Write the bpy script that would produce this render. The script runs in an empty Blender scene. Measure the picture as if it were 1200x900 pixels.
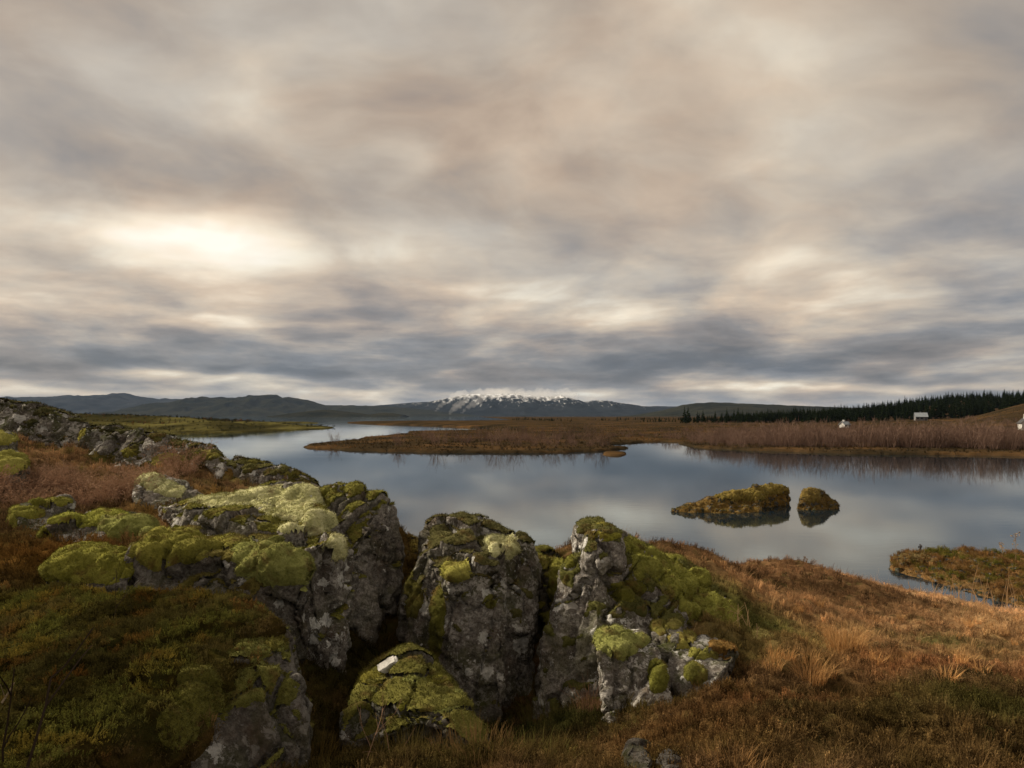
import bpy, bmesh, math, random
import numpy as np
from mathutils import Vector, Matrix
from mathutils.bvhtree import BVHTree

random.seed(7)
RNG = np.random.default_rng(11)
S = bpy.context.scene
COL = S.collection
R = math.radians

# ------------------------------------------------------------------ camera
H_EYE, FPX, HZ = 6.0, 800.0, 487.0      # eye height over the lake, focal length in pixels of a 1200 px wide frame, horizon row
cd = bpy.data.cameras.new('camera')
cam = bpy.data.objects.new('camera', cd)
COL.objects.link(cam)
cam.location = (0, 0, H_EYE)
cam.rotation_euler = (R(90), 0, 0)
cd.sensor_width = 36
cd.lens = 24
cd.shift_y = (HZ - 450) / 1200
cd.clip_start = 0.1
cd.clip_end = 60000
S.camera = cam

# ------------------------------------------------------------------ light, exposure
SUN_AZ, SUN_EL = -62.0, 33.0
S.view_settings.view_transform = 'Standard'
S.view_settings.look = 'None'
S.view_settings.exposure = 0.26
S.view_settings.gamma = 1.0
sd = bpy.data.lights.new('sun', 'SUN')
sd.energy = 5.0
sd.angle = R(11)
sd.color = (1.0, 0.86, 0.66)
sun = bpy.data.objects.new('sun', sd)
COL.objects.link(sun)
sdir = Vector((math.sin(R(SUN_AZ)) * math.cos(R(SUN_EL)), math.cos(R(SUN_AZ)) * math.cos(R(SUN_EL)), math.sin(R(SUN_EL))))
sun.rotation_euler = sdir.to_track_quat('Z', 'Y').to_euler()
sun.location = (-20, 30, 40)

W = bpy.data.worlds.new("World")
S.world = W
W.use_nodes = True


class NT:
    """small helper for building node trees"""
    def __init__(self, nt):
        self.nt = nt
        nt.nodes.clear()

    def n(self, typ, ins=None, **props):
        nd = self.nt.nodes.new(typ)
        for k, v in props.items():
            setattr(nd, k, v)
        for k, v in (ins or {}).items():
            s = nd.inputs[k]
            if isinstance(v, bpy.types.NodeSocket):
                self.nt.links.new(v, s)
            else:
                if hasattr(s, 'default_value'):
                    dv = s.default_value
                    if hasattr(dv, '__len__') and not hasattr(v, '__len__'):
                        v = (v,) * len(dv)
                    if hasattr(dv, '__len__') and len(dv) == 4 and len(v) == 3:
                        v = (*v, 1)
                    s.default_value = v
        return nd

    def math(self, op, a, b=0.0, c=0.0, clamp=False):
        return self.n('ShaderNodeMath', {0: a, 1: b, 2: c}, operation=op, use_clamp=clamp).outputs[0]

    def vec(self, op, a, b=(0, 0, 0), c=(0, 0, 0)):
        nd = self.n('ShaderNodeVectorMath', {0: a, 1: b, 2: c}, operation=op)
        return nd.outputs[1] if op in ('DOT_PRODUCT', 'LENGTH', 'DISTANCE') else nd.outputs[0]

    def noise(self, v, scale, detail=4, rough=0.55, dist=0.0, color=False):
        nd = self.n('ShaderNodeTexNoise', {'Vector': v, 'Scale': scale, 'Detail': detail, 'Roughness': rough, 'Distortion': dist})
        return nd.outputs['Color' if color else 'Fac']

    def ramp(self, fac, stops, interp='LINEAR'):
        nd = self.n('ShaderNodeValToRGB', {'Fac': fac})
        cr = nd.color_ramp
        cr.interpolation = interp
        while len(cr.elements) < len(stops):
            cr.elements.new(0.5)
        for e, (p, c) in zip(cr.elements, stops):
            e.position = p
            e.color = (c, c, c, 1) if not hasattr(c, '__len__') else (*c, 1)
        return nd.outputs['Color']

    def mix(self, fac, a, b, blend='MIX'):
        nd = self.n('ShaderNodeMix', {}, data_type='RGBA', blend_type=blend)
        for i, v in ((0, fac), (6, a), (7, b)):
            if isinstance(v, bpy.types.NodeSocket):
                self.nt.links.new(v, nd.inputs[i])
            else:
                if i and len(v) == 3:
                    v = (*v, 1)
                nd.inputs[i].default_value = v
        return nd.outputs[2]

    def remap(self, v, a, b, c=0.0, d=1.0, smooth=False):
        return self.n('ShaderNodeMapRange', {0: v, 1: a, 2: b, 3: c, 4: d}, interpolation_type='SMOOTHSTEP' if smooth else 'LINEAR').outputs[0]


def build_world():
    t = NT(W.node_tree)
    d = t.n('ShaderNodeTexCoord').outputs['Generated']
    sep = t.n('ShaderNodeSeparateXYZ', {0: d})
    x, y, z = sep.outputs
    az = t.math('ARCTAN2', x, y)
    el = t.math('ARCSINE', z)
    zc = t.math('ADD', t.math('MAXIMUM', z, 0.0), 0.22)
    pl = t.n('ShaderNodeCombineXYZ', {0: t.math('DIVIDE', x, zc), 1: t.math('DIVIDE', y, zc), 2: 0.3}).outputs[0]
    wv = t.vec('MULTIPLY', t.vec('SUBTRACT', t.noise(pl, 0.9, 3, 0.5, 0, True), (.5, .5, .5)), (.7, .7, 0.0))
    plw = t.vec('ADD', pl, wv)
    big = t.noise(plw, 0.42, 2, 0.5)
    mid = t.noise(t.vec('MULTIPLY', plw, (1.0, 1.0, 1.0)), 1.9, 7, 0.52)
    # low bands: noise stretched along the horizon
    ae = t.n('ShaderNodeCombineXYZ', {0: az, 1: t.math('MULTIPLY', el, 4.6), 2: 1.7}).outputs[0]
    aw = t.vec('MULTIPLY', t.vec('SUBTRACT', t.noise(ae, 2.2, 2, 0.5, 0, True), (.5, .5, .5)), (0.12, 0.08, 0.0))
    band = t.noise(t.vec('ADD', ae, aw), 7.5, 7, 0.56)
    low = t.remap(el, 0.0, 0.30, 1.0, 0.0, True)
    # brightness of the overcast
    L = t.math('MULTIPLY', t.math('SUBTRACT', big, 0.5), 0.34)
    L = t.math('ADD', L, t.math('MULTIPLY', t.math('SUBTRACT', mid, 0.5), 0.78))
    L = t.math('ADD', L, t.math('MULTIPLY', t.math('MULTIPLY', t.math('SUBTRACT', band, 0.5), 0.95), low))
    base = t.n('ShaderNodeFloatCurve', {1: t.math('MULTIPLY', el, 1.6)})
    cv = base.mapping.curves[0]
    pts = [(0, .47), (.06, .46), (.13, .46), (.22, .50), (.35, .56), (.5, .57), (.8, .56), (1, .56)]
    cv.points[0].location = pts[0]
    cv.points[1].location = pts[-1]
    for p in pts[1:-1]:
        cv.points.new(*p)
    base.mapping.update()
    L = t.math('ADD', L, base.outputs[0])
    # bright openings and heavy cloud masses, at their azimuth and elevation (from the photograph)
    ww = t.vec('MULTIPLY', t.vec('SUBTRACT', t.noise(ae, 3.0, 3, 0.55, 0, True), (.5, .5, .5)), (0.16, 0.08, 0.0))
    q = t.vec('ADD', t.n('ShaderNodeCombineXYZ', {0: az, 1: el, 2: 0}).outputs[0], ww)
    lobes = [  # px, py, rx, ry, amount
        (255, 285, 85, 24, .24), (190, 272, 150, 36, .06), (60, 250, 120, 16, .08), (330, 300, 130, 30, .06), (20, 325, 150, 40, .04),
        (420, 290, 220, 75, .10), (600, 50, 130, 70, .10), (620, 190, 230, 130, .07), (480, 190, 30, 18, .12),
        (270, 215, 260, 45, -.14), (150, 120, 330, 80, -.05), (420, 130, 260, 70, -.03), (900, 190, 260, 70, -.06), (1130, 280, 240, 80, -.10),
        (930, 310, 75, 26, .18), (1050, 345, 85, 25, .20), (740, 375, 120, 14, .18), (1180, 240, 60, 30, -.05), (560, 400, 60, 8, .10), (700, 60, 70, 60, -.03), (1000, 50, 150, 60, .04),
        (350, 412, 300, 20, -.18), (80, 425, 160, 10, -.12), (620, 430, 300, 10, -.10), (900, 400, 350, 30, -.08), (500, 330, 70, 14, -.08),
        (200, 437, 110, 5, .26), (30, 452, 160, 5, .24), (430, 460, 150, 6, .20), (900, 455, 220, 4, .18), (760, 467, 90, 3, .08), (1080, 380, 120, 8, .12),
        (300, 376, 120, 5, .22), (110, 395, 60, 6, .12), (560, 343, 90, 8, .10), (1100, 452, 150, 4, .14),
    ]
    for (px, py, rx, ry, a) in lobes:
        a0 = math.atan((px - 600) / FPX)
        e0 = math.atan((HZ - py) / FPX * math.cos(a0))
        dv = t.vec('MULTIPLY_ADD', q, (FPX / rx * .9, FPX / ry * .95, 0), (-a0 * FPX / rx * .9, -e0 * FPX / ry * .95, 0))
        g = t.math('POWER', 2.0, t.math('MULTIPLY', t.vec('DOT_PRODUCT', dv, dv), -1.0))
        L = t.math('MULTIPLY_ADD', g, a, L)
    warm = t.ramp(L, [(0.0, (.10, .10, .105)), (.22, (.150, .145, .150)), (.40, (.255, .235, .222)), (.52, (.395, .330, .270)), (.68, (.58, .50, .405)), (.84, (.83, .76, .63)), (1.0, (1.0, .96, .88))])
    cool = t.ramp(L, [(0.0, (.085, .092, .108)), (.22, (.130, .136, .152)), (.40, (.232, .228, .234)), (.52, (.365, .330, .300)), (.68, (.58, .50, .405)), (.84, (.83, .76, .63)), (1.0, (1.0, .96, .88))])
    cl = t.mix(t.remap(t.math('ADD', el, t.math('MULTIPLY', az, -0.12)), 0.14, 0.34, 1.0, 0.0, True), warm, cool)
    hue = t.noise(t.vec('ADD', plw, (9, 4, 0)), 1.6, 4, 0.55)
    cl = t.mix(1.0, cl, t.ramp(hue, [(.36, (.89, .93, .97)), (.5, (.94, .93, .91)), (.64, (.99, .91, .84))]), 'MULTIPLY')
    sky = t.n('ShaderNodeTexSky', {}, sky_type='NISHITA', sun_disc=False, sun_elevation=R(SUN_EL), sun_rotation=R(SUN_AZ))
    STR = 0.1
    clb = t.vec('MULTIPLY', cl, (1 / STR,) * 3)
    col = t.mix(0.96, sky.outputs[0], clb)
    # below the horizon: dull ground light
    col = t.mix(t.remap(z, -0.06, -0.005), (.5, .5, .5), col)
    bg = t.n('ShaderNodeBackground', {'Color': col, 'Strength': STR})
    t.n('ShaderNodeOutputWorld', {0: bg.outputs[0]})
    W.cycles.sampling_method = 'MANUAL'
    W.cycles.sample_map_resolution = 512


build_world()


# ------------------------------------------------------------------ helpers
def P(px, py, Y):
    """the point at distance Y in front of the camera seen at photo pixel (px, py)"""
    return Vector(((px - 600) / FPX * Y, Y, H_EYE - (py - HZ) / FPX * Y))


def PW(px, py, z=0.0):
    Y = (H_EYE - z) * FPX / (py - HZ)
    return Vector(((px - 600) / FPX * Y, Y, z))


def hash01(ix, iy, iz, s):
    h = (ix.astype(np.int64) * 374761393 + iy.astype(np.int64) * 668265263 + iz.astype(np.int64) * 2147483647 + s * 144665) & 0xFFFFFFFF
    h = ((h ^ (h >> 13)) * 1274126177) & 0xFFFFFFFF
    h = ((h ^ (h >> 16)) * 2246822519) & 0xFFFFFFFF
    h = h ^ (h >> 15)
    return (h & 0xFFFFFF) / float(0xFFFFFF)


def vnoise(p, s=0):
    """value-gradient noise in about [-1, 1], p is (N,3)"""
    i = np.floor(p).astype(np.int64)
    f = p - i
    u = f * f * f * (f * (f * 6 - 15) + 10)
    out = 0
    for dx in (0, 1):
        for dy in (0, 1):
            for dz in (0, 1):
                ix, iy, iz = i[:, 0] + dx, i[:, 1] + dy, i[:, 2] + dz
                a = hash01(ix, iy, iz, s) * 2 - 1
                b = hash01(ix, iy, iz, s + 17) * 2 - 1
                c = hash01(ix, iy, iz, s + 31) * 2 - 1
                g = a * (f[:, 0] - dx) + b * (f[:, 1] - dy) + c * (f[:, 2] - dz)
                w = (u[:, 0] if dx else 1 - u[:, 0]) * (u[:, 1] if dy else 1 - u[:, 1]) * (u[:, 2] if dz else 1 - u[:, 2])
                out = out + g * w
    return out * 1.5


def fbm(p, octv=4, s=0, gain=0.5, ridged=False):
    out = 0
    a = 1.0
    for o in range(octv):
        n = vnoise(p * (2.03 ** o) + 13.7 * o, s + o * 101)
        if ridged:
            n = 1 - 2 * np.abs(n)
        out = out + n * a
        a *= gain
    return out


def worley(p, s=0):
    i = np.floor(p).astype(np.int64)
    F1 = np.full(len(p), 9.0)
    F2 = np.full(len(p), 9.0)
    ID = np.zeros(len(p))
    for dx in (-1, 0, 1):
        for dy in (-1, 0, 1):
            for dz in (-1, 0, 1):
                ix, iy, iz = i[:, 0] + dx, i[:, 1] + dy, i[:, 2] + dz
                q = np.stack([ix + hash01(ix, iy, iz, s), iy + hash01(ix, iy, iz, s + 5), iz + hash01(ix, iy, iz, s + 9)], 1)
                dd = np.sqrt(((q - p) ** 2).sum(1))
                idv = hash01(ix, iy, iz, s + 77)
                m = dd < F1
                F2 = np.where(m, F1, np.minimum(F2, dd))
                ID = np.where(m, idv, ID)
                F1 = np.where(m, dd, F1)
    return F1, F2, ID


def sstep(a, b, x):
    t = np.clip((x - a) / (b - a), 0, 1)
    return t * t * (3 - 2 * t)


def mesh_np(name, V, F, smooth=True, attrs=None, mat=None):
    """V (N,3); F (M,k) constant k"""
    me = bpy.data.meshes.new(name)
    V = np.ascontiguousarray(V, dtype=np.float32)
    F = np.ascontiguousarray(F, dtype=np.int32)
    k = F.shape[1]
    me.vertices.add(len(V))
    me.vertices.foreach_set('co', V.ravel())
    me.loops.add(F.size)
    me.loops.foreach_set('vertex_index', F.ravel())
    me.polygons.add(len(F))
    me.polygons.foreach_set('loop_start', np.arange(0, F.size, k, dtype=np.int32))
    me.polygons.foreach_set('use_smooth', np.full(len(F), smooth))
    for an, av in (attrs or {}).items():
        a = me.attributes.new(an, 'FLOAT_COLOR', 'POINT')
        av = np.concatenate([av, np.ones((len(av), 1))], 1) if av.shape[1] == 3 else av
        a.data.foreach_set('color', np.ascontiguousarray(av, dtype=np.float32).ravel())
    me.update(calc_edges=True)
    me.validate()
    if mat:
        me.materials.append(mat)
    return me


def link(name, me, parent=None, label=None, cat=None, group=None, kind=None, loc=None):
    o = bpy.data.objects.new(name, me)
    COL.objects.link(o)
    if parent:
        o.parent = parent
    if loc is not None:
        o.location = loc
    for k, v in (('label', label), ('category', cat), ('group', group), ('kind', kind)):
        if v:
            o[k] = v
    return o


def grid_faces(nu, nv):
    a = np.arange(nu * nv).reshape(nv, nu)
    return np.stack([a[:-1, :-1].ravel(), a[:-1, 1:].ravel(), a[1:, 1:].ravel(), a[1:, :-1].ravel()], 1)


def vsmooth(A, F, it):
    """average a per-vertex array over the faces round each vertex"""
    A = A.copy()
    cnt = sum(np.bincount(F[:, c], minlength=len(A)) for c in range(F.shape[1]))[:, None] + 1e-9
    for _ in range(it):
        fa = A[F].mean(1)
        B = np.zeros_like(A)
        for c in range(F.shape[1]):
            for a in range(A.shape[1]):
                B[:, a] += np.bincount(F[:, c], fa[:, a], minlength=len(A))
        A = B / cnt
    return A


def vnormals(V, F):
    N = np.zeros_like(V)
    fn = np.cross(V[F[:, 2]] - V[F[:, 0]], V[F[:, 3 if F.shape[1] > 3 else 1]] - V[F[:, 1 if F.shape[1] > 3 else 0]])
    for c in range(F.shape[1]):
        for a in range(3):
            N[:, a] += np.bincount(F[:, c], fn[:, a], minlength=len(V))
    return N / (np.linalg.norm(N, axis=1, keepdims=True) + 1e-9)


# ------------------------------------------------------------------ materials
def new_mat(name):
    m = bpy.data.materials.new(name)
    m.use_nodes = True
    return m, NT(m.node_tree)


def attr(t, name='tint', typ='GEOMETRY'):
    return t.n('ShaderNodeAttribute', {}, attribute_name=name, attribute_type=typ)


def finish(t, color, rough=0.9, bump=None, bstr=0.5, bdist=0.02, spec=0.3, sheen=0.0, sheen_col=(1, 1, 1)):
    ins = {'Base Color': color, 'Roughness': rough, 'Specular IOR Level': spec}
    if sheen:
        ins.update({'Sheen Weight': sheen, 'Sheen Roughness': 0.5, 'Sheen Tint': sheen_col})
    if bump is not None:
        ins['Normal'] = t.n('ShaderNodeBump', {'Height': bump, 'Strength': bstr, 'Distance': bdist}).outputs[0]
    b = t.n('ShaderNodeBsdfPrincipled', ins)
    t.n('ShaderNodeOutputMaterial', {0: b.outputs[0]})


def rock_material(name='lava_rock', k=1.0):
    m, t = new_mat(name)
    p = t.n('ShaderNodeNewGeometry').outputs['Position']
    at = t.n('ShaderNodeSeparateColor', {0: attr(t).outputs['Color']})
    lich, mossy, brt = at.outputs
    n1 = t.noise(p, 2.2, 5, 0.6)
    n2 = t.noise(p, 14, 5, 0.65)
    n3 = t.noise(p, 38, 5, 0.75)
    base = t.ramp(t.math('ADD', t.math('MULTIPLY', n1, .5), t.math('MULTIPLY', n2, .5)), [(0.33, (.050, .045, .038)), (.43, (.150, .136, .118)), (.53, (.275, .256, .228)), (.66, (.46, .44, .405))])
    base = t.mix(t.remap(n3, 0.38, 0.62, 0.8, 0.0), base, (.055, .047, .040))
    # brown stain and thin olive moss film
    st = t.remap(t.noise(p, 3.5, 4, 0.6), 0.52, 0.68, 0, 0.45)
    base = t.mix(st, base, (.10, .062, .035))
    film = t.math('MULTIPLY', t.remap(t.noise(t.vec('ADD', p, (7, 3, 1)), 3.2, 5, 0.62), 0.46, 0.60), mossy, clamp=True)
    base = t.mix(film, base, (.062, .068, .022))
    # pale grey crust lichen, speckled
    v1 = t.noise(p, 15, 6, 0.72, 0.6)
    v1b = t.noise(t.vec('ADD', p, (3, 9, 4)), 2.3, 3, 0.6)
    c1 = t.math('MULTIPLY', t.remap(t.math('ADD', v1, t.math('MULTIPLY', v1b, 0.55)), 0.81, 0.86), lich, clamp=True)
    base = t.mix(t.math('MULTIPLY', c1, 0.8), base, (.42, .405, .375))
    # white crust patches
    vo = t.n('ShaderNodeTexVoronoi', {'Vector': t.vec('ADD', p, t.vec('MULTIPLY', t.noise(p, 12, 4, 0.7, 0, True), (.16, .16, .16))), 'Scale': 5.5, 'Randomness': 1.0})
    sel = t.n('ShaderNodeSeparateColor', {0: vo.outputs['Color']}).outputs[0]
    rad = t.math('MULTIPLY', t.math('SUBTRACT', sel, 0.50), 0.85)
    w = t.math('LESS_THAN', t.math('ADD', vo.outputs['Distance'], t.math('MULTIPLY', t.math('SUBTRACT', t.noise(p, 30, 5, 0.75), .5), 0.55)), t.math('MULTIPLY', rad, t.math('ADD', lich, 0.25)))
    base = t.mix(w, base, t.ramp(n3, [(.3, (.36, .36, .34)), (.6, (.60, .60, .57))]))
    vo2 = t.n('ShaderNodeTexVoronoi', {'Vector': t.vec('ADD', p, t.vec('MULTIPLY', t.noise(p, 25, 3, 0.7, 0, True), (.06, .06, .06))), 'Scale': 17.0, 'Randomness': 1.0})
    sel2 = t.n('ShaderNodeSeparateColor', {0: vo2.outputs['Color']}).outputs[0]
    w2 = t.math('LESS_THAN', t.math('ADD', vo2.outputs['Distance'], t.math('MULTIPLY', t.math('SUBTRACT', t.noise(p, 60, 3, 0.75), .5), 0.5)), t.math('MULTIPLY', t.math('MULTIPLY', t.math('SUBTRACT', sel2, 0.62), 1.1), t.remap(t.noise(t.vec('ADD', p, (1, 5, 8)), 1.8, 3, .6), .42, .6, 0, lich)))
    base = t.mix(w2, base, (.62, .62, .59))
    base = t.vec('MULTIPLY', base, t.n('ShaderNodeCombineXYZ', {0: brt, 1: brt, 2: brt}).outputs[0])
    h = t.math('ADD', t.math('MULTIPLY', n2, 1.0), t.math('MULTIPLY', n3, 0.6))
    h = t.math('ADD', h, t.math('MULTIPLY', c1, 0.12))
    finish(t, base, 0.92, h, 1.0, 0.05, 0.08)
    return m


def moss_material(name='woolly_moss'):
    m, t = new_mat(name)
    p = t.n('ShaderNodeNewGeometry').outputs['Position']
    tint = attr(t).outputs['Color']
    n1 = t.noise(p, 3.5, 4, 0.6)
    n2 = t.noise(p, 26, 4, 0.7)
    n3 = t.noise(p, 150, 2, 0.6)
    f = t.math('ADD', t.math('MULTIPLY', n1, 0.5), t.math('MULTIPLY', n2, 0.5))
    c = t.mix(1.0, tint, t.ramp(f, [(.30, (.42, .44, .30)), (.5, (1, 1, 1)), (.68, (1.45, 1.42, 1.7))]), 'MULTIPLY')
    c = t.mix(t.remap(t.noise(t.vec('ADD', p, (5, 1, 2)), 4.5, 4, 0.65), 0.53, 0.68, 0, 0.75), c, (.12, .068, .026))
    c = t.mix(t.remap(n3, .35, .6, .45, 0), c, t.mix(1.0, c, (.35, .33, .25), 'MULTIPLY'))
    h = t.math('ADD', t.math('MULTIPLY', n2, 1.0), t.math('MULTIPLY', n3, 0.35))
    finish(t, c, 0.95, h, 0.8, 0.03, 0.0, 0.12, (.75, .75, .40))
    return m


def plant_material(name, mode, ramp_stops, inst=True, transl=0.25):
    m, t = new_mat(name)
    g = t.n('ShaderNodeNewGeometry')
    oi = t.n('ShaderNodeObjectInfo')
    rnd = oi.outputs['Random']
    n = t.noise(g.outputs['Position'], 40, 2, 0.6)
    f = t.math('ADD', t.math('MULTIPLY', rnd, .55), t.math('MULTIPLY', n, .5), clamp=True)
    c = t.ramp(f, ramp_stops)
    if inst:
        c = t.mix(1.0, c, attr(t, 'tint', 'INSTANCER').outputs['Color'], 'MULTIPLY')
    d = t.n('ShaderNodeBsdfDiffuse', {'Color': c})
    tr = t.n('ShaderNodeBsdfTranslucent', {'Color': c})
    mx = t.n('ShaderNodeMixShader', {0: transl, 1: d.outputs[0], 2: tr.outputs[0]})
    t.n('ShaderNodeOutputMaterial', {0: mx.outputs[0]})
    return m


def ground_material():
    m, t = new_mat('heath_ground')
    p = t.n('ShaderNodeNewGeometry').outputs['Position']
    tint = attr(t).outputs['Color']
    n1 = t.noise(p, 1.6, 5, 0.6)
    n2 = t.noise(p, 14, 5, 0.7)
    n3 = t.noise(p, 70, 3, 0.7)
    f = t.math('ADD', t.math('MULTIPLY', n1, 0.45), t.math('MULTIPLY', n2, 0.55))
    c = t.mix(1.0, tint, t.ramp(f, [(.3, (.32, .30, .26)), (.5, (.85, .85, .8)), (.68, (1.5, 1.4, 1.2))]), 'MULTIPLY')
    c = t.mix(t.remap(t.noise(t.vec('ADD', p, (2, 8, 0)), 2.6, 5, 0.65), .52, .64, 0, .6), c, (.055, .060, .018))
    h = t.math('ADD', n2, t.math('MULTIPLY', n3, 0.5))
    finish(t, c, 0.95, h, 1.0, 0.06, 0.0)
    return m


def simple_mat(name, c1, c2, scale, rough=0.9, bump=0.0, c3=None, coord_scale=(1, 1, 1), spec=0.0):
    m, t = new_mat(name)
    p = t.n('ShaderNodeNewGeometry').outputs['Position']
    p = t.vec('MULTIPLY', p, coord_scale)
    n1 = t.noise(p, scale, 6, 0.62)
    stops = [(.35, c1), (.62, c2)] if c3 is None else [(.32, c1), (.5, c2), (.66, c3)]
    c = t.ramp(n1, stops)
    finish(t, c, rough, t.noise(p, scale * 4, 4, 0.6) if bump else None, bump, 1 / scale * 0.2, spec)
    return m


ROCK = rock_material()
MOSS = moss_material()
GROUND = ground_material()

# ------------------------------------------------------------------ water
def build_water():
    m, t = new_mat('lake_water')
    p = t.n('ShaderNodeNewGeometry').outputs['Position']
    n = t.noise(t.vec('MULTIPLY', p, (1, 2.2, 1)), 0.9, 4, 0.55)
    n2 = t.noise(t.vec('MULTIPLY', p, (.12, .35, 1)), 0.35, 3, 0.5)
    rough = t.remap(n2, 0.3, 0.7, 0.02, 0.06)
    bump = t.n('ShaderNodeBump', {'Height': n, 'Strength': 0.10, 'Distance': 0.02})
    fr = t.n('ShaderNodeFresnel', {'IOR': 2.05, 'Normal': bump.outputs[0]})
    gl = t.n('ShaderNodeBsdfGlossy', {'Color': (.86, .94, 1.0), 'Roughness': rough, 'Normal': bump.outputs[0]})
    df = t.n('ShaderNodeBsdfDiffuse', {'Color': (.006, .014, .022)})
    b = t.n('ShaderNodeMixShader', {0: fr.outputs[0], 1: df.outputs[0], 2: gl.outputs[0]})
    t.n('ShaderNodeOutputMaterial', {0: b.outputs[0]})
    V = np.array([[-22000, -300, 0], [22000, -300, 0], [22000, 24000, 0], [-22000, 24000, 0]])
    link('water', mesh_np('water', V, np.array([[0, 1, 2, 3]]), False, mat=m), kind='structure')


build_water()

# ------------------------------------------------------------------ near ground
GP = []  # control points of the near ground
def gp(*rows):
    for (px, py, Y) in rows:
        GP.append(tuple(P(px, py, Y)))
def gw(*rows):
    GP.extend(rows)

# right hand slope
gp((1200, 900, 3.8), (1000, 900, 4.0), (860, 900, 4.1), (1200, 820, 5.6), (1100, 780, 7), (1000, 790, 6.4), (900, 800, 5.9), (850, 850, 4.7), (740, 890, 4.2),
   (1100, 740, 10.5), (1000, 738, 10), (900, 745, 8.2), (1200, 745, 10), (1100, 718, 16.0), (1200, 729, 15), (900, 700, 10), (950, 690, 12.5), (810, 665, 11),
   (700, 622, 10), (760, 635, 12), (860, 662, 16), (940, 671, 19), (1000, 685, 21), (1060, 697, 22.2), (1130, 709, 20.3), (1200, 720, 18.3), (830, 720, 7.6))
gw((3.6, 16, 1.6), (2.0, 14.5, 0.6), (6.0, 20, .8), (8.5, 22.5, .2), (1.0, 16, -.6), (4.5, 20.5, -.5), (8, 25, -.7), (13, 25.5, -.7), (18, 24, -.6), (15, 21.0, -.15), (24, 19, -.3), (20, 14, 1.2), (14, 8, 2.6),
   (14, 2, 3.4), (8, -2, 3.9), (30, 26, -1.5), (20, 30, -1.8), (6, 30, -1.8))
# the cleft between the rocks
gp((500, 890, 4.5), (400, 880, 4.6), (620, 895, 4.5), (600, 870, 5.8), (590, 855, 6.6), (450, 800, 7), (460, 725, 8.5), (480, 650, 10), (485, 636, 11), (660, 830, 6.8), (640, 700, 8.8), (350, 860, 5), (345, 890, 4.3), (560, 800, 8))
gw((-1.5, 13.5, 2.6), (-1.5, 17, -.4), (0, 12, 2.0), (0, 15, -.5), (1, 11.5, 2.4), (0, -3, 4.1), (0, 1, 4.15))
# left
gp((0, 560, 9.6), (100, 565, 10.5), (100, 610, 8.3), (0, 610, 8), (50, 650, 6.9), (0, 690, 6.2), (240, 600, 9), (300, 575, 10.5), (200, 730, 5.9), (0, 850, 4.2), (0, 1050, 3.1), (160, 1010, 3.6), (250, 920, 4.4), (100, 760, 5.2), (200, 560, 10.5), (170, 640, 7.2), (400, 600, 10))
gw((-9, 12.5, 5.5), (-7, 15, 4.6), (-5.0, 14, 4.2), (-12, 20, 1.2), (-6, 19, .3), (-3.5, 16.5, -.1), (-16, 28, -.2), (-8, 24, -1.2), (-16, 12, 6.0), (-16, 4, 5.4), (-6, -2, 4.8), (-25, 25, 1.5), (-30, 10, 5), (-25, -5, 5), (-20, 34, -.6), (-34, 34, 0.2))
GP = np.array(GP)


def rbf_fit(pts, z, lam=0.02):
    n = len(pts)
    d = np.sqrt(((pts[:, None] - pts[None]) ** 2).sum(2))
    K = d ** 2 * np.log(d + 1e-9) / 10 + np.eye(n) * lam
    Q = np.concatenate([np.ones((n, 1)), pts], 1)
    A = np.block([[K, Q], [Q.T, np.zeros((3, 3))]])
    return np.linalg.solve(A, np.concatenate([z, np.zeros(3)]))


_w = rbf_fit(GP[:, :2], GP[:, 2])


def ground_z0(x, y):
    q = np.stack([x, y], 1)
    out = np.zeros(len(q))
    for s in range(0, len(q), 50000):
        b = q[s:s + 50000]
        d2 = ((b[:, None] - GP[None, :, :2]) ** 2).sum(2) + 1e-12
        out[s:s + 50000] = (d2 * np.log(d2) / 20) @ _w[:len(GP)] + _w[len(GP)] + b @ _w[len(GP) + 1:]
    # sink under the lake away from the controlled area
    r = np.maximum(np.maximum(np.abs(x) - 32, y - 30), -3 - y)
    wgt = sstep(0, 8, r)
    far = np.where(y > 8, -2.0, 4.6)
    return np.clip(out * (1 - wgt) + far * wgt, -2.2, 7.5)


def ground_z(x, y):
    z = ground_z0(x, y)
    p = np.stack([x, y, np.zeros_like(x)], 1)
    z = z - .28 * np.exp(-(((x - 3.02) / .42) ** 2 + ((y - 6.05) / .42) ** 2) ** 1.5)
    near = sstep(-0.6, 0.8, z)
    z = z + near * (0.13 * fbm(p * .8, 3, 3) + 0.10 * fbm(p * 2.2, 3, 5) + 0.035 * fbm(p * 7, 3, 8))
    return z


# colour patches of the heath and the painted shade of one hollow, in world XY (centre, radii, colour, strength)
PATCH = []
def patch(px, py, Y, rx, ry, col, s=1.0):
    p = P(px, py, Y)
    PATCH.append((p.x, p.y, rx, ry, col, s))
BROWN = (.185, .112, .058)
patch(1150, 712, 17, 6, 2.6, (.66, .43, .24), 1.0)
patch(1200, 740, 11, 2.2, 1.4, (.62, .42, .22), .8)
patch(1010, 735, 10, 2.2, 1.6, (.60, .37, .19), .9)
patch(950, 760, 7.5, 1.3, .8, (.52, .32, .15), .8)
patch(870, 722, 8.4, .9, 1.1, (.21, .23, .07), 1.0)
patch(880, 760, 7.0, .6, .4, (.17, .17, .06), .6)
patch(1120, 780, 7, 1.6, 1.0, (.26, .13, .06), .8)
patch(1080, 860, 4.8, 1.6, .8, (.085, .082, .026), .9)
patch(1160, 890, 4.0, 1.0, .5, (.13, .085, .035), .7)
patch(930, 830, 5.2, .8, .5, (.19, .095, .042), .8)
patch(800, 860, 4.8, 1.0, .5, (.19, .105, .045), .8)
patch(860, 660, 14.5, 5, 4, (.22, .125, .066), .8)
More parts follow.
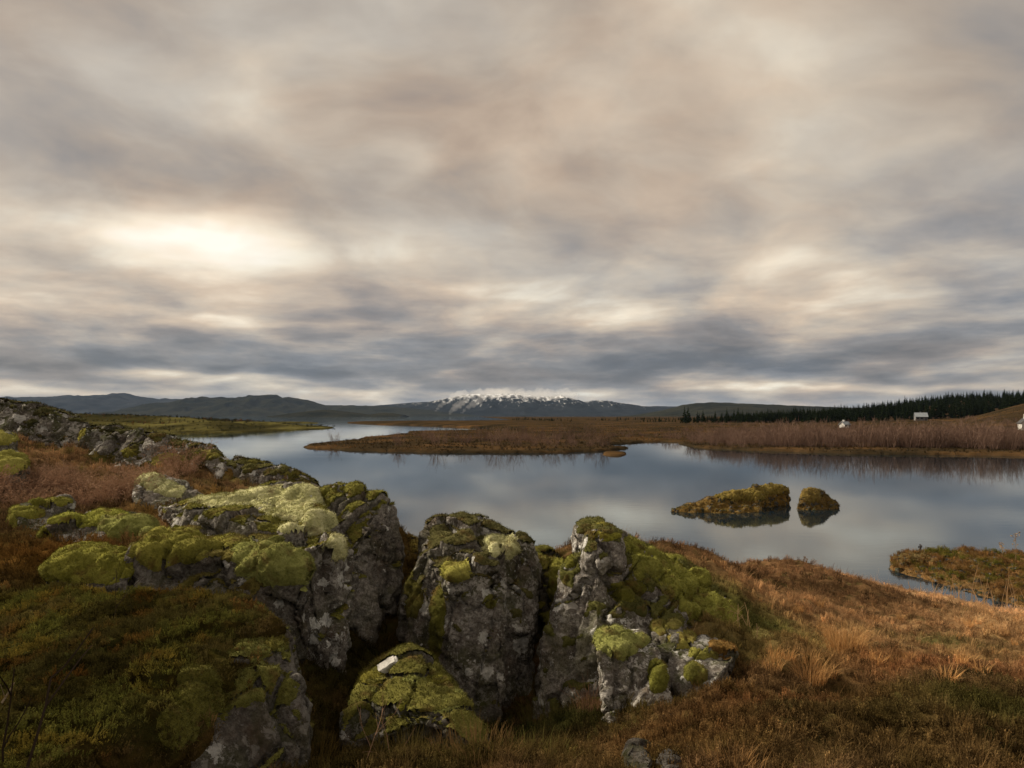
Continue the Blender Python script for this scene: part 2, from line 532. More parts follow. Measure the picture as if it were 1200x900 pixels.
patch(480, 700, 9, .8, 2.5, (.085, .058, .018), 1.0)
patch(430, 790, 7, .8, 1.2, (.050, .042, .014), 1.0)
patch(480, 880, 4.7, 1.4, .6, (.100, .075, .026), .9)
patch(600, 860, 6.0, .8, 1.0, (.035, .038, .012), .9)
patch(100, 580, 9.3, 2.6, 1.2, (.22, .145, .085), .9)
patch(0, 640, 7, .9, 1.0, (.105, .068, .025), .9)
patch(50, 660, 6.7, .8, .5, (.16, .075, .020), .7)
patch(230, 600, 9, 1.0, .8, (.19, .12, .035), .8)
patch(60, 800, 4.2, 1.6, 1.6, (.060, .052, .018), .9)
patch(100, 700, 5.9, 1.6, .7, (.085, .075, .022), .8)
patch(1130, 800, 6.2, .5, .3, (.06, .05, .025), .8)
patch(1040, 760, 8.2, .5, .4, (.08, .06, .03), .7)
patch(1000, 808, 6.0, .34, .38, (.025, .022, .012), 1.2)  # shade of the dark hollow, painted into the ground and plant colour
patch(900, 680, 12, 1.2, .8, (.09, .055, .028), .8)
patch(1090, 745, 9.5, .9, .5, (.13, .14, .05), .8)
patch(960, 850, 4.9, .5, .3, (.06, .055, .022), .9)
patch(1180, 830, 5.2, .5, .3, (.10, .09, .028), .8)
patch(1010, 700, 13, 1.2, .7, (.12, .075, .038), .7)
patch(1150, 770, 7.6, .9, .5, (.30, .17, .085), .7)


def heath_tint(x, y, z, seed=2):
    p = np.stack([x, y, z], 1)
    n = fbm(p * 0.9, 4, seed)
    n2 = fbm(p * 2.2 + 5, 3, seed + 3)
    c = np.array(BROWN)[None] * (1 + 0.25 * n[:, None])
    green = np.array((.095, .088, .024))
    n3 = fbm(p * 1.5 + 9, 4, seed + 9)
    c = c * (1 - sstep(.0, .45, n2)[:, None] * .8) + green * sstep(.0, .45, n2)[:, None] * .8
    c = c * (1 - .65 * sstep(.15, .6, n3)[:, None]) * (1 + .6 * sstep(.1, .6, -n3)[:, None])
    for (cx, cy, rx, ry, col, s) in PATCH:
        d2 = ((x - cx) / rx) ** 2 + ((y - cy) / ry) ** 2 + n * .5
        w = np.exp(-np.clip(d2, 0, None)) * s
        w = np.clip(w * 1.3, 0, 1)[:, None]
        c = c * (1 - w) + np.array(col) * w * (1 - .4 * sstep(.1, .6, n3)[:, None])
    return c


def build_ground():
    # fan-like grid: fine near the camera, coarse away
    def axis(lo, hi, f, n):
        u = np.linspace(-1, 1, n)
        s = np.sinh(u * f) / np.sinh(f)
        return np.where(s < 0, -s * lo, s * hi)
    xs = axis(-60, 60, 1.9, 620)
    ys = np.concatenate([np.linspace(-20, 2, 30)[:-1], np.linspace(2, 12, 330)[:-1], np.linspace(12, 26, 260)[:-1], np.linspace(26, 60, 40)])
    X, Y = np.meshgrid(xs, ys)
    x, y = X.ravel(), Y.ravel()
    z = ground_z(x, y)
    V = np.stack([x, y, z], 1)
    me = mesh_np('ground', V, grid_faces(len(xs), len(ys)), True, {'tint': heath_tint(x, y, z)}, GROUND)
    link('ground', me, kind='structure')


build_ground()

# ------------------------------------------------------------------ rocks
def hull_bm(bm, pts, thick, shrink=0.85, drop=0.0):
    f = [P(*p[:3]) for p in pts]
    c = sum(f, Vector()) / len(f)
    zmin, zmax = min(v.z for v in f), max(v.z for v in f)
    f += [Vector((v.x, v.y, v.z - 0.7)) for v in f if v.z < zmin + .3 * (zmax - zmin)]
    b = []
    eye = Vector((0, 0, H_EYE))
    for v in f:
        w = c + (v - c) * shrink
        w.y = v.y
        w = eye + (w - eye) * (1 + thick / v.y)
        b.append(Vector((w.x, w.y, w.z - drop)))
    vs = [bm.verts.new(v) for v in f + b]
    r = bmesh.ops.convex_hull(bm, input=vs)
    junk = [g for g in r['geom_interior'] + r['geom_unused'] if isinstance(g, bmesh.types.BMVert)]
    bmesh.ops.delete(bm, geom=list(set(junk)), context='VERTS')


def remeshed(bm, voxel, smooth_it=3):
    me = bpy.data.meshes.new('tmp')
    bmesh.ops.recalc_face_normals(bm, faces=bm.faces)
    bm.to_mesh(me)
    bm.free()
    o = bpy.data.objects.new('tmp', me)
    COL.objects.link(o)
    md = o.modifiers.new('r', 'REMESH')
    md.mode = 'VOXEL'
    md.voxel_size = voxel
    if smooth_it:
        sm = o.modifiers.new('s', 'SMOOTH')
        sm.iterations = smooth_it
        sm.factor = 0.6
    dg = bpy.context.evaluated_depsgraph_get()
    ev = o.evaluated_get(dg)
    m2 = ev.to_mesh()
    n = len(m2.vertices)
    V = np.empty(n * 3, dtype=np.float32)
    m2.vertices.foreach_get('co', V)
    F = np.empty(len(m2.loops), dtype=np.int32)
    m2.loops.foreach_get('vertex_index', F)
    k = len(m2.loops) // max(1, len(m2.polygons))
    ev.to_mesh_clear()
    bpy.data.objects.remove(o)
    bpy.data.meshes.remove(me)
    return V.reshape(-1, 3).astype(np.float64), F.reshape(-1, k)


OLIVE = (.15, .145, .030)
LIME = (.27, .285, .085)
PALE = (.54, .54, .28)
DARKM = (.060, .060, .018)
BLADES = []


def proj(V):
    return 600 + V[:, 0] / V[:, 1] * FPX, HZ + (H_EYE - V[:, 2]) / V[:, 1] * FPX


def moss_sheet(Vb, Vr, Nb, F, t, tint, name, parent, seed, fuzz=True, label=None):
    """a sheet lying on the rock surface, t = thickness (m) above the rock; kept where it stands proud"""
    up = np.array([0, 0, 1.0])
    D = Nb * 0.8 + up * 0.2
    D /= np.linalg.norm(D, axis=1, keepdims=True)
    W1, W2, WI = worley(Vb * np.array([5.5, 5.5, 8.0]) + .5 * fbm(Vb * 4, 2, seed + 4)[:, None], seed + 2)
    lump = .25 - .7 * W1 ** 2 + fbm(Vb * 5.0, 3, seed + 50) * 0.30 + fbm(Vb * 16.0, 2, seed + 60) * 0.13
    tt = t * (1 + lump) + np.where(t > 0, 0.006 * fbm(Vb * 40, 2, seed + 70), 0)
    keepv = t > -0.075
    kf = keepv[F].all(1)
    F2 = F[kf]
    if len(F2) < 20:
        return None
    used, inv = np.unique(F2, return_inverse=True)
    F2 = inv.reshape(F2.shape)
    V = (Vb + (Vr - Vb) * (1 - sstep(.005, .06, t))[:, None] + D * tt[:, None])[used]
    tc = np.broadcast_to(np.array(tint), (len(used), 3)) if np.ndim(tint) == 1 else tint[used]
    V0 = V.copy()
    N = vnormals(V0, F2)
    if (N[:, 2].mean() < 0):
        N = -N
    VV, FF, TT = V, F2, tc
    me_f = [VV, FF, TT]
    if fuzz:
        # short hairs standing out of the cushion
        q = V0[F2]
        cen = q.mean(1)
        ar = np.linalg.norm(np.cross(q[:, 2] - q[:, 0], q[:, -1] - q[:, 1]), axis=1) * .5
        dist = np.median(cen[:, 1])
        pxs = dist / FPX
        dens = min(14000, 0.55 / (pxs ** 2) * 0.45)
        cnt = RNG.poisson(np.clip(ar * dens, 0, 40))
        fi = np.repeat(np.arange(len(F2)), cnt)
        if len(fi):
            a, b = RNG.random(len(fi)), RNG.random(len(fi))
            qq = q[fi]
            pt = (qq[:, 0] * ((1 - a) * (1 - b))[:, None] + qq[:, 1] * (a * (1 - b))[:, None] + qq[:, 2] * (a * b)[:, None] + qq[:, -1] * ((1 - a) * b)[:, None])
            nn = N[F2[fi, 0]]
            L = (0.016 + 0.016 * RNG.random(len(fi))) * max(1, pxs / 0.008) ** .6
            dr = nn + RNG.normal(0, .55, (len(fi), 3)) + np.array([0, 0, .15])
            dr /= np.linalg.norm(dr, axis=1, keepdims=True)
            sd_ = np.cross(dr, RNG.normal(0, 1, (len(fi), 3)))
            sd_ /= np.linalg.norm(sd_, axis=1, keepdims=True)
            w = 0.0028 * max(1, pxs / 0.008)
            p0 = pt - dr * 0.004 + sd_ * w
            p1 = pt - dr * 0.004 - sd_ * w
            p2 = pt + dr * L[:, None]
            HV = np.stack([p0, p1, p2], 1).reshape(-1, 3)
            br = (0.75 + 0.6 * RNG.random(len(fi)))[:, None] * tc[F2[fi, 0]]
            HT = np.repeat(br, 3, axis=0)
            n0 = len(VV)
            HF = np.arange(len(HV)).reshape(-1, 3) + n0
            # triangles: split the quads too
            tri = np.concatenate([F2[:, [0, 1, 2]], F2[:, [0, 2, 3]]])
            me_f = [np.concatenate([VV, HV]), np.concatenate([tri, HF]), np.concatenate([TT, HT])]
    me = mesh_np(name, me_f[0], me_f[1], True, {'tint': me_f[2]}, MOSS)
    return link(name, me, parent, label=label)


def rock(name, label, cat, hulls, spots=(), auto=0.0, auto_col=OLIVE, lichen=.5, film=.5, bright=1.0, voxel=0.022, rough=1.0, seed=0, group=None, kind=None, vert=1.0, mat=None, smooth=1, auto_min=0.45):
    bm = bmesh.new()
    for h in hulls:
        th = h[0]
        hull_bm(bm, h[1], th, h[2] if len(h) > 2 else .85, h[3] if len(h) > 3 else 0.0)
    V, F = remeshed(bm, voxel, smooth)
    N = vnormals(V, F)
    # broad shapes
    lo = 0.065 * rough * fbm(V * 1.3, 3, seed) + 0.03 * rough * fbm(V * 3.4, 2, seed + 3)
    F1, F2_, ID = worley(V * np.array([2.5, 2.5, .95]) + 0.35 * fbm(V * 2, 2, seed + 8)[:, None], seed)
    lo = lo + rough * (ID - .5) * 0.16 * sstep(0.0, .10, F2_ - F1) - rough * 0.10 * (1 - sstep(0, .07, F2_ - F1)) * vert
    lo = lo - 0.015 * rough
    Vb = V + N * lo[:, None]
    Nb = vnormals(Vb, F)
    # medium and small relief
    F1, F2_, ID = worley(Vb * np.array([4.6, 4.6, 2.2]) + 0.5 * fbm(Vb * 5, 2, seed + 18)[:, None], seed + 40)
    hi = rough * (0.030 * fbm(Vb * 7, 3, seed + 20) + (ID - .5) * 0.030 * sstep(0, .35, F2_ - F1) - 0.010 * (1 - sstep(0, .07, F2_ - F1)) * vert + 0.016 * fbm(Vb * np.array([20, 20, 13]), 3, seed + 30, .65))
    Vr = Vb + Nb * hi[:, None]
    Nr = vnormals(Vr, F)
    n = len(Vr)
    nz = Nb[:, 2]
    Vs = vsmooth(Vb, F, 6)
    Ns = vnormals(vsmooth(Vs, F, 5), F)
    lic = np.clip(lichen * (1 + 0.5 * fbm(Vb * 1.1, 2, seed + 33)), 0, 1.3)
    tint = np.stack([lic, np.clip(np.full(n, film) + .5 * sstep(.3, .9, nz), 0, 1), np.full(n, bright)], 1)
    me = mesh_np(name, Vr, F, True, {'tint': tint}, mat or ROCK)
    o = link(name, me, label=label, cat=cat, group=group, kind=kind)
    ctr = Vr.mean(0)
    px, py = proj(Vb)
    wn = fbm(Vb * 3.2, 3, seed + 90)
    wn2 = fbm(Vb * 11, 2, seed + 91)
    if len(spots):
        tree = BVHTree.FromPolygons(Vr.tolist(), F.tolist())
        for si, sp in enumerate(spots):
            col = sp[0]
            tmax = np.full(n, -1.0)
            for (sx, sy, rx, ry, th) in sp[1]:
                dirv = P(sx, sy, 1.0) - Vector((0, 0, H_EYE))
                hit = tree.ray_cast(Vector((0, 0, H_EYE)), dirv.normalized())
                y0 = hit[0].y if hit[0] is not None else ctr[1]
                if hit[0] is None:
                    print('MISS', name, sx, sy)
                d2 = ((px - sx) / rx) ** 2 + ((py - sy) / ry) ** 2 + ((Vb[:, 1] - y0) / (1.6 * rx / FPX * y0 + .25)) ** 2
                d = np.clip(np.sqrt(d2) + 0.28 * wn + .15 * wn2, 0, None)
                tt = np.where(d < 1, th * np.sqrt(np.clip(1 - d ** 2.4, 0, 1)) , -(d - 1) * .3)
                tt = tt - 0.012
                tmax = np.maximum(tmax, tt)
            cvar = np.array(col)[None] * (1 + .25 * fbm(Vb * 2.5, 2, seed + si)[:, None])
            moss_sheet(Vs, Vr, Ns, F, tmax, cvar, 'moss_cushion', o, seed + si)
    if auto > 0:
        g = sstep(auto_min, auto_min + .3, nz + 0.25 * wn)
        amt = g - (1.02 - auto) - 0.35 * fbm(Vb * 1.9, 3, seed + 95)
        t = np.where(amt > 0, 0.012 + .03 * sstep(0, .5, amt), amt * .3) - .004
        cvar = np.array(auto_col)[None] * (1 + .45 * fbm(Vb * 2.2, 2, seed + 99)[:, None])
        moss_sheet(Vs, Vr, Ns, F, t, cvar, 'moss', o, seed + 7)
    ROCKS.append((o, Vr, F))
    return o, Vr, F


ROCKS = []

rock('rock_wall', 'tall grey rock wall with bare sheer face, last of the left outcrop before the brown gap', 'rock', [
    (1.0, [(371, 583, 9.0), (393, 572, 9.0), (418, 569, 8.9), (436, 582, 8.7), (434, 620, 8.2), (400, 650, 8.0), (372, 625, 8.6)]),
    (0.8, [(424, 580, 8.8), (447, 583, 8.7), (455, 593, 8.6), (451, 606, 8.5), (458, 612, 8.5), (459, 626, 8.5), (469, 636, 8.6), (462, 656, 8.5), (440, 650, 8.2), (420, 620, 8.3)]),
    (1.4, [(372, 610, 8.7), (440, 600, 8.4), (464, 640, 8.6), (453, 676, 8.4), (437, 700, 8.1), (431, 745, 7.9), (428, 810, 7.8), (380, 810, 7.5), (392, 730, 7.8), (400, 660, 7.9)]),
], [(OLIVE, [(418, 573, 26, 7, .05)]), (OLIVE, [(384, 577, 14, 8, .06)])], lichen=.42, film=.28, bright=1.25, seed=1, auto=.35)

rock('rock_block', 'square rock block topped by a sheet of pale green moss beside the tall wall', 'rock', [
    (1.6, [(250, 655, 6.7), (300, 648, 6.5), (365, 640, 6.6), (383, 632, 6.9), (412, 645, 7.3), (411, 680, 7.2), (399, 725, 7.0), (389, 800, 6.7), (345, 812, 6.5), (300, 770, 6.5), (250, 710, 6.6)]),
    (.8, [(185, 595, 8.4), (240, 582, 8.8), (333, 569, 9.1), (367, 575, 8.8), (373, 597, 8.4), (397, 620, 7.9), (413, 645, 7.4), (383, 634, 6.8), (345, 642, 6.8), (230, 645, 7.2), (224, 602, 7.5), (188, 610, 7.9)]),
], [(PALE, [(350, 590, 30, 22, .09), (372, 612, 26, 18, .09), (320, 580, 60, 12, .06), (270, 588, 44, 11, .05), (395, 640, 15, 20, .08), (345, 605, 30, 10, .07)]),
    (PALE, [(240, 590, 20, 11, .06)]), (PALE, [(329, 603, 9, 7, .06), (310, 597, 12, 7, .05), (340, 618, 16, 8, .05)]),
    ((0.330, 0.276, 0.092), [(205, 588, 26, 6, .04)])], lichen=.9, film=.3, bright=1.15, seed=2, auto=.15)

rock('rock_shelf', 'low rock shelf buried under two long cushions of green moss below the square block', 'rock', [
    (1.2, [(160, 650, 6.3), (180, 630, 6.8), (215, 620, 7.2), (280, 628, 7.0), (330, 640, 6.6), (365, 658, 6.3), (362, 682, 6.2), (300, 700, 6.1), (165, 700, 6.1)]),
], [(LIME, [(322, 664, 46, 24, .16), (290, 650, 30, 14, .10), (345, 672, 24, 16, .12)]), ((0.225, 0.214, 0.044), [(210, 640, 48, 22, .12), (180, 648, 26, 18, .12), (260, 640, 40, 12, .07)])],
    lichen=.5, film=.4, bright=.8, seed=3, auto=.5, auto_col=(.13, .11, .03))

rock('boulder', 'boulder wholly covered by one smooth dark green moss cushion left of the long shelf', 'boulder', [
    (.8, [(55, 662, 6.3), (75, 646, 6.5), (110, 640, 6.6), (150, 643, 6.5), (158, 662, 6.3), (150, 682, 6.1), (100, 690, 6.0), (60, 680, 6.1)]),
], [((0.225, 0.221, 0.040), [(106, 662, 54, 24, .12)])], lichen=.5, film=.5, bright=.8, seed=4, rough=.6)

rock('boulder', 'boulder with speckled grey front and a fat green moss roll on its right end', 'boulder', [
    (.9, [(48, 632, 7.3), (60, 612, 7.5), (100, 598, 7.8), (140, 597, 7.9), (170, 606, 7.8), (186, 622, 7.5), (186, 636, 7.3), (150, 650, 7.2), (100, 660, 7.0), (55, 660, 7.0)]),
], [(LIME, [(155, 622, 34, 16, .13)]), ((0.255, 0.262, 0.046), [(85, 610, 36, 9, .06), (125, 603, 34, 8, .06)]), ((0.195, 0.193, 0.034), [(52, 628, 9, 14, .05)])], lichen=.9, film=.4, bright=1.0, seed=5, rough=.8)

rock('boulder', 'slanting boulder with thin moss bands at the far left behind the moss cushions', 'boulder', [
    (.9, [(10, 615, 7.8), (20, 597, 8.0), (50, 587, 8.3), (75, 581, 8.6), (84, 592, 8.4), (78, 612, 8.0), (60, 640, 7.5), (40, 660, 7.3), (15, 650, 7.5)]),
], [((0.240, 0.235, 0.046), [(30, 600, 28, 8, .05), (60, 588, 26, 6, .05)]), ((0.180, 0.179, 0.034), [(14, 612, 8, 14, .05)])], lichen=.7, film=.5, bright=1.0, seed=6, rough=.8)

rock('boulder', 'small moss-topped boulder at the left edge, upper one of two below the ridge', 'boulder', [
    (.7, [(-30, 520, 9.8), (-10, 508, 10), (10, 508, 10), (18, 515, 9.9), (18, 530, 9.8), (-30, 535, 9.7)]),
], [((0.330, 0.317, 0.081), [(-2, 514, 24, 9, .07)])], lichen=.8, film=.4, seed=7, rough=.5)
rock('boulder', 'round moss-covered boulder at the left edge, lower one of two beside red brush', 'boulder', [
    (.8, [(-30, 540, 9.2), (0, 531, 9.4), (20, 531, 9.4), (30, 540, 9.3), (33, 555, 9.1), (10, 572, 8.9), (-30, 575, 8.9)]),
], [((0.300, 0.290, 0.069), [(4, 543, 32, 14, .08)])], lichen=.6, film=.5, seed=8, rough=.5)

rock('ridge_rock', 'long dark ridge top at upper left with white lichen streaks on its face', 'rock', [
    (1.8, [(-120, 462, 13), (-40, 464, 13), (0, 469, 13), (33, 476, 13), (67, 481, 12.9), (93, 488, 12.8), (107, 497, 12.6), (104, 550, 12.0), (60, 580, 11.9), (0, 570, 12.0), (-120, 560, 12.1)]),
], [], lichen=1.15, film=.5, bright=.95, seed=9, auto=.55, auto_col=(.05, .05, .02), voxel=.035, rough=.8, auto_min=.6)
rock('ridge_rock', 'craggy middle of the left ridge with a bright moss tongue hanging on it', 'rock', [
    (1.6, [(95, 500, 12.4), (133, 498, 12.4), (157, 503, 12.2), (187, 512, 12.0), (200, 535, 11.7), (170, 590, 11.3), (90, 590, 11.3), (92, 540, 11.9)]),
], [((0.300, 0.276, 0.057), [(84, 512, 14, 9, .06), (93, 506, 10, 8, .06)]), ((0.330, 0.276, 0.046), [(120, 552, 22, 7, .07)])], lichen=.8, film=.6, bright=.85, seed=10, rough=.8, auto_min=.6, auto=.45, auto_col=(.06, .058, .022), voxel=.035)
rock('ridge_rock', 'lower ridge crag with brown moss cap and pale lichen streaks, above the pale cushions', 'rock', [
    (1.5, [(140, 530, 11.7), (160, 513, 12), (187, 508, 12.2), (213, 517, 12), (253, 524, 11.8), (268, 540, 11.5), (258, 590, 11.0), (200, 600, 10.8), (140, 590, 11.1)]),
], [((0.195, 0.179, 0.040), [(200, 541, 24, 9, .08)]), ((0.225, 0.207, 0.046), [(240, 534, 20, 6, .06)]), ((0.180, 0.166, 0.034), [(150, 530, 14, 8, .06)])], lichen=1.2, film=.5, bright=1.2, seed=11, rough=.8, auto_min=.6, auto=.5, auto_col=(.085, .08, .025), voxel=.032)
rock('ridge_rock', 'end of the left ridge sloping to the lake with bluish white lichen patches', 'rock', [
    (1.5, [(262, 545, 11.4), (276, 534, 11.8), (300, 541, 11.8), (333, 550, 11.6), (360, 561, 11.4), (378, 572, 11.2), (385, 600, 10.7), (300, 610, 10.5), (262, 600, 10.8)]),
], [((0.165, 0.152, 0.034), [(345, 556, 24, 5, .05), (300, 541, 24, 5, .04)]), ((0.210, 0.124, 0.034), [(268, 560, 6, 14, .05)])], lichen=1.25, film=.5, bright=1.2, seed=12, rough=.8, auto_min=.55, auto=.5, auto_col=(.085, .08, .025), voxel=.032)
rock('boulder', 'rounded boulder under pale yellow green moss cushions in front of the ridge', 'boulder', [
    (.8, [(157, 570, 9.2), (170, 560, 9.5), (190, 559, 9.6), (212, 568, 9.5), (228, 573, 9.4), (241, 580, 9.3), (235, 600, 8.9), (190, 605, 8.8), (158, 590, 8.9)]),
], [(PALE, [(175, 565, 19, 10, .10)]), (PALE, [(200, 575, 18, 9, .08)])], lichen=1.0, film=.2, bright=1.3, seed=13, rough=.6)

rock('rock_pillar', 'thick middle rock pillar with two round moss cushions and white lichen spots', 'rock', [
    (1.1, [(500, 618, 8.1), (512, 611, 8.3), (530, 610, 8.3), (560, 612, 8.3), (590, 624, 8.1), (590, 650, 7.6), (540, 680, 7.2), (500, 660, 7.5), (493, 640, 7.8)]),
    (1.0, [(570, 613, 8.3), (600, 623, 8.2), (613, 628, 8.1), (629, 635, 8.1), (627, 665, 7.9), (629, 712, 7.7), (622, 770, 7.5), (580, 790, 7.1), (575, 650, 7.6)]),
    (1.2, [(496, 645, 7.8), (530, 672, 7.2), (585, 665, 7.3), (600, 720, 7.1), (590, 800, 6.9), (520, 810, 6.9), (505, 740, 7.1), (480, 690, 7.7), (470, 718, 7.6), (466, 760, 7.4), (475, 800, 7.2)]),
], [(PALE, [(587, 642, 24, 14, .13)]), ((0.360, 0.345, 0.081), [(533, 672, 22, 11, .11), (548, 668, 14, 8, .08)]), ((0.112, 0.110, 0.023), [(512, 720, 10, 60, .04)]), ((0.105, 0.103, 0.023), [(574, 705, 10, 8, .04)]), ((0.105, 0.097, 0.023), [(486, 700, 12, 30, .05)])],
    lichen=.85, film=.55, bright=1.0, seed=14, auto=.35, auto_col=(.085, .08, .03))

rock('rock', 'narrow dark rock wedged behind the middle pillar, its side draped in hanging green moss', 'rock', [
    (.9, [(625, 645, 9.4), (640, 640, 9.5), (656, 648, 9.3), (664, 665, 8.8), (656, 720, 8.4), (640, 790, 8.0), (622, 760, 8.2), (624, 690, 8.6)]),
], [((0.210, 0.207, 0.040), [(655, 670, 14, 14, .10), (652, 690, 10, 24, .09)]), ((0.165, 0.152, 0.034), [(636, 660, 16, 10, .07)])], lichen=.2, film=.7, bright=.6, seed=15, auto=.5)

rock('rock_tower', 'largest right hand rock with notched top and mossy back slope', 'rock', [
    (1.0, [(677, 618, 8.2), (693, 613, 8.4), (718, 617, 8.3), (729, 634, 8.0), (745, 655, 7.7), (730, 680, 7.3), (690, 685, 7.2), (668, 660, 7.6), (671, 640, 7.9)]),
    (.5, [(690, 632, 7.4), (697, 628, 7.6), (722, 628, 7.6), (727, 638, 7.4), (726, 656, 7.2), (700, 660, 7.1), (686, 652, 7.3)]),
    (1.8, [(662, 655, 7.8), (690, 650, 7.4), (745, 652, 7.6), (778, 672, 7.7), (800, 694, 7.5), (806, 722, 7.2), (800, 760, 6.9), (760, 815, 6.5), (700, 850, 6.4), (640, 845, 6.7), (632, 808, 6.9), (638, 757, 7.1), (650, 706, 7.3), (655, 670, 7.5), (700, 720, 6.9)]),
    (3.2, [(716, 618, 8.6), (770, 645, 8.8), (830, 680, 8.6), (872, 712, 8.4), (878, 735, 8.0), (840, 760, 7.4), (800, 750, 7.2), (770, 690, 7.8), (735, 650, 8.0)], .6, .6),
], [((0.247, 0.248, 0.052), [(770, 665, 42, 26, .10), (800, 690, 40, 26, .14), (845, 722, 32, 20, .14), (745, 640, 26, 14, .07), (820, 710, 34, 28, .12)]),
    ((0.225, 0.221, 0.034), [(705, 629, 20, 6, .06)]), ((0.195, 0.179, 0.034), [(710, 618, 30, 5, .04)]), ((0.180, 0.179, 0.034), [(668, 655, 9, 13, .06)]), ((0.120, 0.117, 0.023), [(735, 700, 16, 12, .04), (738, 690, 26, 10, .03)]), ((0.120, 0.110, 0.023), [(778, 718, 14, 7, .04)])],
    lichen=.85, film=.35, bright=1.25, seed=16, auto=.45, auto_col=(.10, .10, .03))

rock('boulder', 'upright boulder below the right rock, green moss cap above a white lichen blotch', 'boulder', [
    (.8, [(698, 765, 6.1), (702, 748, 6.4), (722, 740, 6.5), (746, 741, 6.5), (768, 755, 6.3), (782, 790, 6.0), (788, 830, 5.8), (755, 850, 5.7), (715, 850, 5.7), (700, 810, 5.9)]),
], [(LIME, [(722, 752, 26, 15, .10), (728, 762, 18, 10, .09), (745, 752, 18, 8, .06)]), ((0.150, 0.152, 0.029), [(770, 790, 14, 26, .06)])], lichen=1.25, film=.4, bright=1.25, seed=17, rough=.7, voxel=.016)
rock('boulder', 'little round mossy rock between the upright boulder and the right rock', 'boulder', [
    (.5, [(763, 735, 6.9), (776, 727, 7.0), (795, 730, 6.9), (799, 742, 6.7), (790, 765, 6.4), (765, 762, 6.4)]),
], [((0.240, 0.221, 0.057), [(773, 735, 12, 9, .07)]), ((0.225, 0.207, 0.057), [(788, 730, 11, 7, .06)])], lichen=.5, film=.6, seed=18, rough=.5, voxel=.016)
rock('boulder', 'low mossy boulder with grey lip beside brown grass right of the upright boulder', 'boulder', [
    (.9, [(780, 760, 6.5), (788, 742, 6.8), (820, 737, 6.9), (850, 747, 6.7), (866, 765, 6.4), (850, 785, 6.1), (835, 805, 5.9), (800, 815, 5.9), (784, 795, 6.1)]),
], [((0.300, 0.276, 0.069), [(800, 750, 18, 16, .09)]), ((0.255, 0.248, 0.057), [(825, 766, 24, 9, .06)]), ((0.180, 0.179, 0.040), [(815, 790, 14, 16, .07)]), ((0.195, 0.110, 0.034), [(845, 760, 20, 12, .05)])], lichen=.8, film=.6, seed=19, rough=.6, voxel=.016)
rock('boulder', 'flat pale yellowish moss hummock at the edge of the orange grass', 'boulder', [
    (.6, [(866, 756, 7.5), (874, 745, 7.8), (890, 743, 7.8), (912, 748, 7.7), (918, 760, 7.4), (890, 768, 7.2)]),
], [((0.450, 0.386, 0.138), [(888, 748, 24, 9, .07)])], lichen=.5, film=.6, seed=20, rough=.4, voxel=.02)
rock('boulder', 'low round foreground boulder with bright moss ropes, in the centre of the cleft', 'boulder', [
    (.9, [(408, 826, 5.2), (420, 800, 5.4), (444, 785, 5.6), (463, 774, 5.7), (484, 767, 5.8), (502, 777, 5.7), (535, 800, 5.4), (556, 826, 5.1), (578, 858, 4.9), (575, 885, 4.7), (500, 840, 4.75), (505, 805, 5.2), (405, 870, 4.9)]),
], [((0.210, 0.193, 0.034), [(428, 796, 24, 14, .06)]), (OLIVE, [(487, 778, 18, 6, .04)]), (LIME, [(483, 800, 16, 10, .06)]), ((0.240, 0.235, 0.040), [(510, 800, 22, 8, .05), (472, 822, 8, 12, .03)]), (LIME, [(540, 815, 14, 22, .07), (525, 830, 18, 10, .05)]), ((0.180, 0.166, 0.029), [(562, 840, 14, 12, .05)]), (LIME, [(437, 811, 9, 6, .04)])],
    lichen=.5, film=.9, bright=.8, seed=21, rough=.8, voxel=.015, auto=.42, auto_col=(.125, .12, .028), auto_min=.35)
rock('stone', 'small bare grey stone lying in grass at the bottom right of centre', 'stone', [
    (.35, [(728, 888, 4.3), (740, 871, 4.5), (758, 874, 4.45), (770, 888, 4.3), (762, 902, 4.15), (735, 904, 4.15)]),
], [], lichen=.2, film=.7, bright=.5, seed=22, rough=.35, voxel=.012)
rock('stone', 'smaller grey stone half sunk in grass just right of the bare stone', 'stone', [
    (.25, [(772, 893, 4.25), (782, 882, 4.35), (795, 888, 4.3), (798, 900, 4.15), (775, 905, 4.1)]),
], [], lichen=.3, film=.7, bright=.5, seed=23, rough=.3, voxel=.012)
rock('rock', 'overhanging grey rock corner at the bottom left under the dark heath mound', 'rock', [
    (1.4, [(280, 770, 4.6), (262, 712, 5.3), (300, 708, 5.35), (324, 728, 5.15), (344, 752, 4.9), (347, 800, 4.65), (358, 820, 4.7), (357, 880, 4.4), (330, 960, 4.1), (180, 960, 3.7), (200, 880, 3.9), (255, 830, 4.2)], .9),
], [((0.165, 0.152, 0.034), [(322, 752, 16, 10, .04)]), (LIME, [(326, 758, 8, 5, .03)])], lichen=.5, film=.35, bright=.8, seed=24, rough=.45, voxel=.015, auto=.35, auto_col=(.12, .12, .03))
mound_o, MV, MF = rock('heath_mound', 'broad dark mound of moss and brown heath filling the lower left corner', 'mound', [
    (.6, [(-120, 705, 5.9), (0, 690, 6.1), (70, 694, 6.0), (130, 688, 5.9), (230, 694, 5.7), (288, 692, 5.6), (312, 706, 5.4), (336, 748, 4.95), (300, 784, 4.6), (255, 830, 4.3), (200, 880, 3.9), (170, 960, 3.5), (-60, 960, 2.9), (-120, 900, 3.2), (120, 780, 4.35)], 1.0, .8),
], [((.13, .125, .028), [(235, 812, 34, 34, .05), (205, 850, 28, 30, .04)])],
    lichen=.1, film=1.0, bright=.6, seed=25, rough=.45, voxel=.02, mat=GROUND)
a = mound_o.data.attributes['tint']
tc = heath_tint(MV[:, 0], MV[:, 1], MV[:, 2]) * np.array([.65, .65, .5])
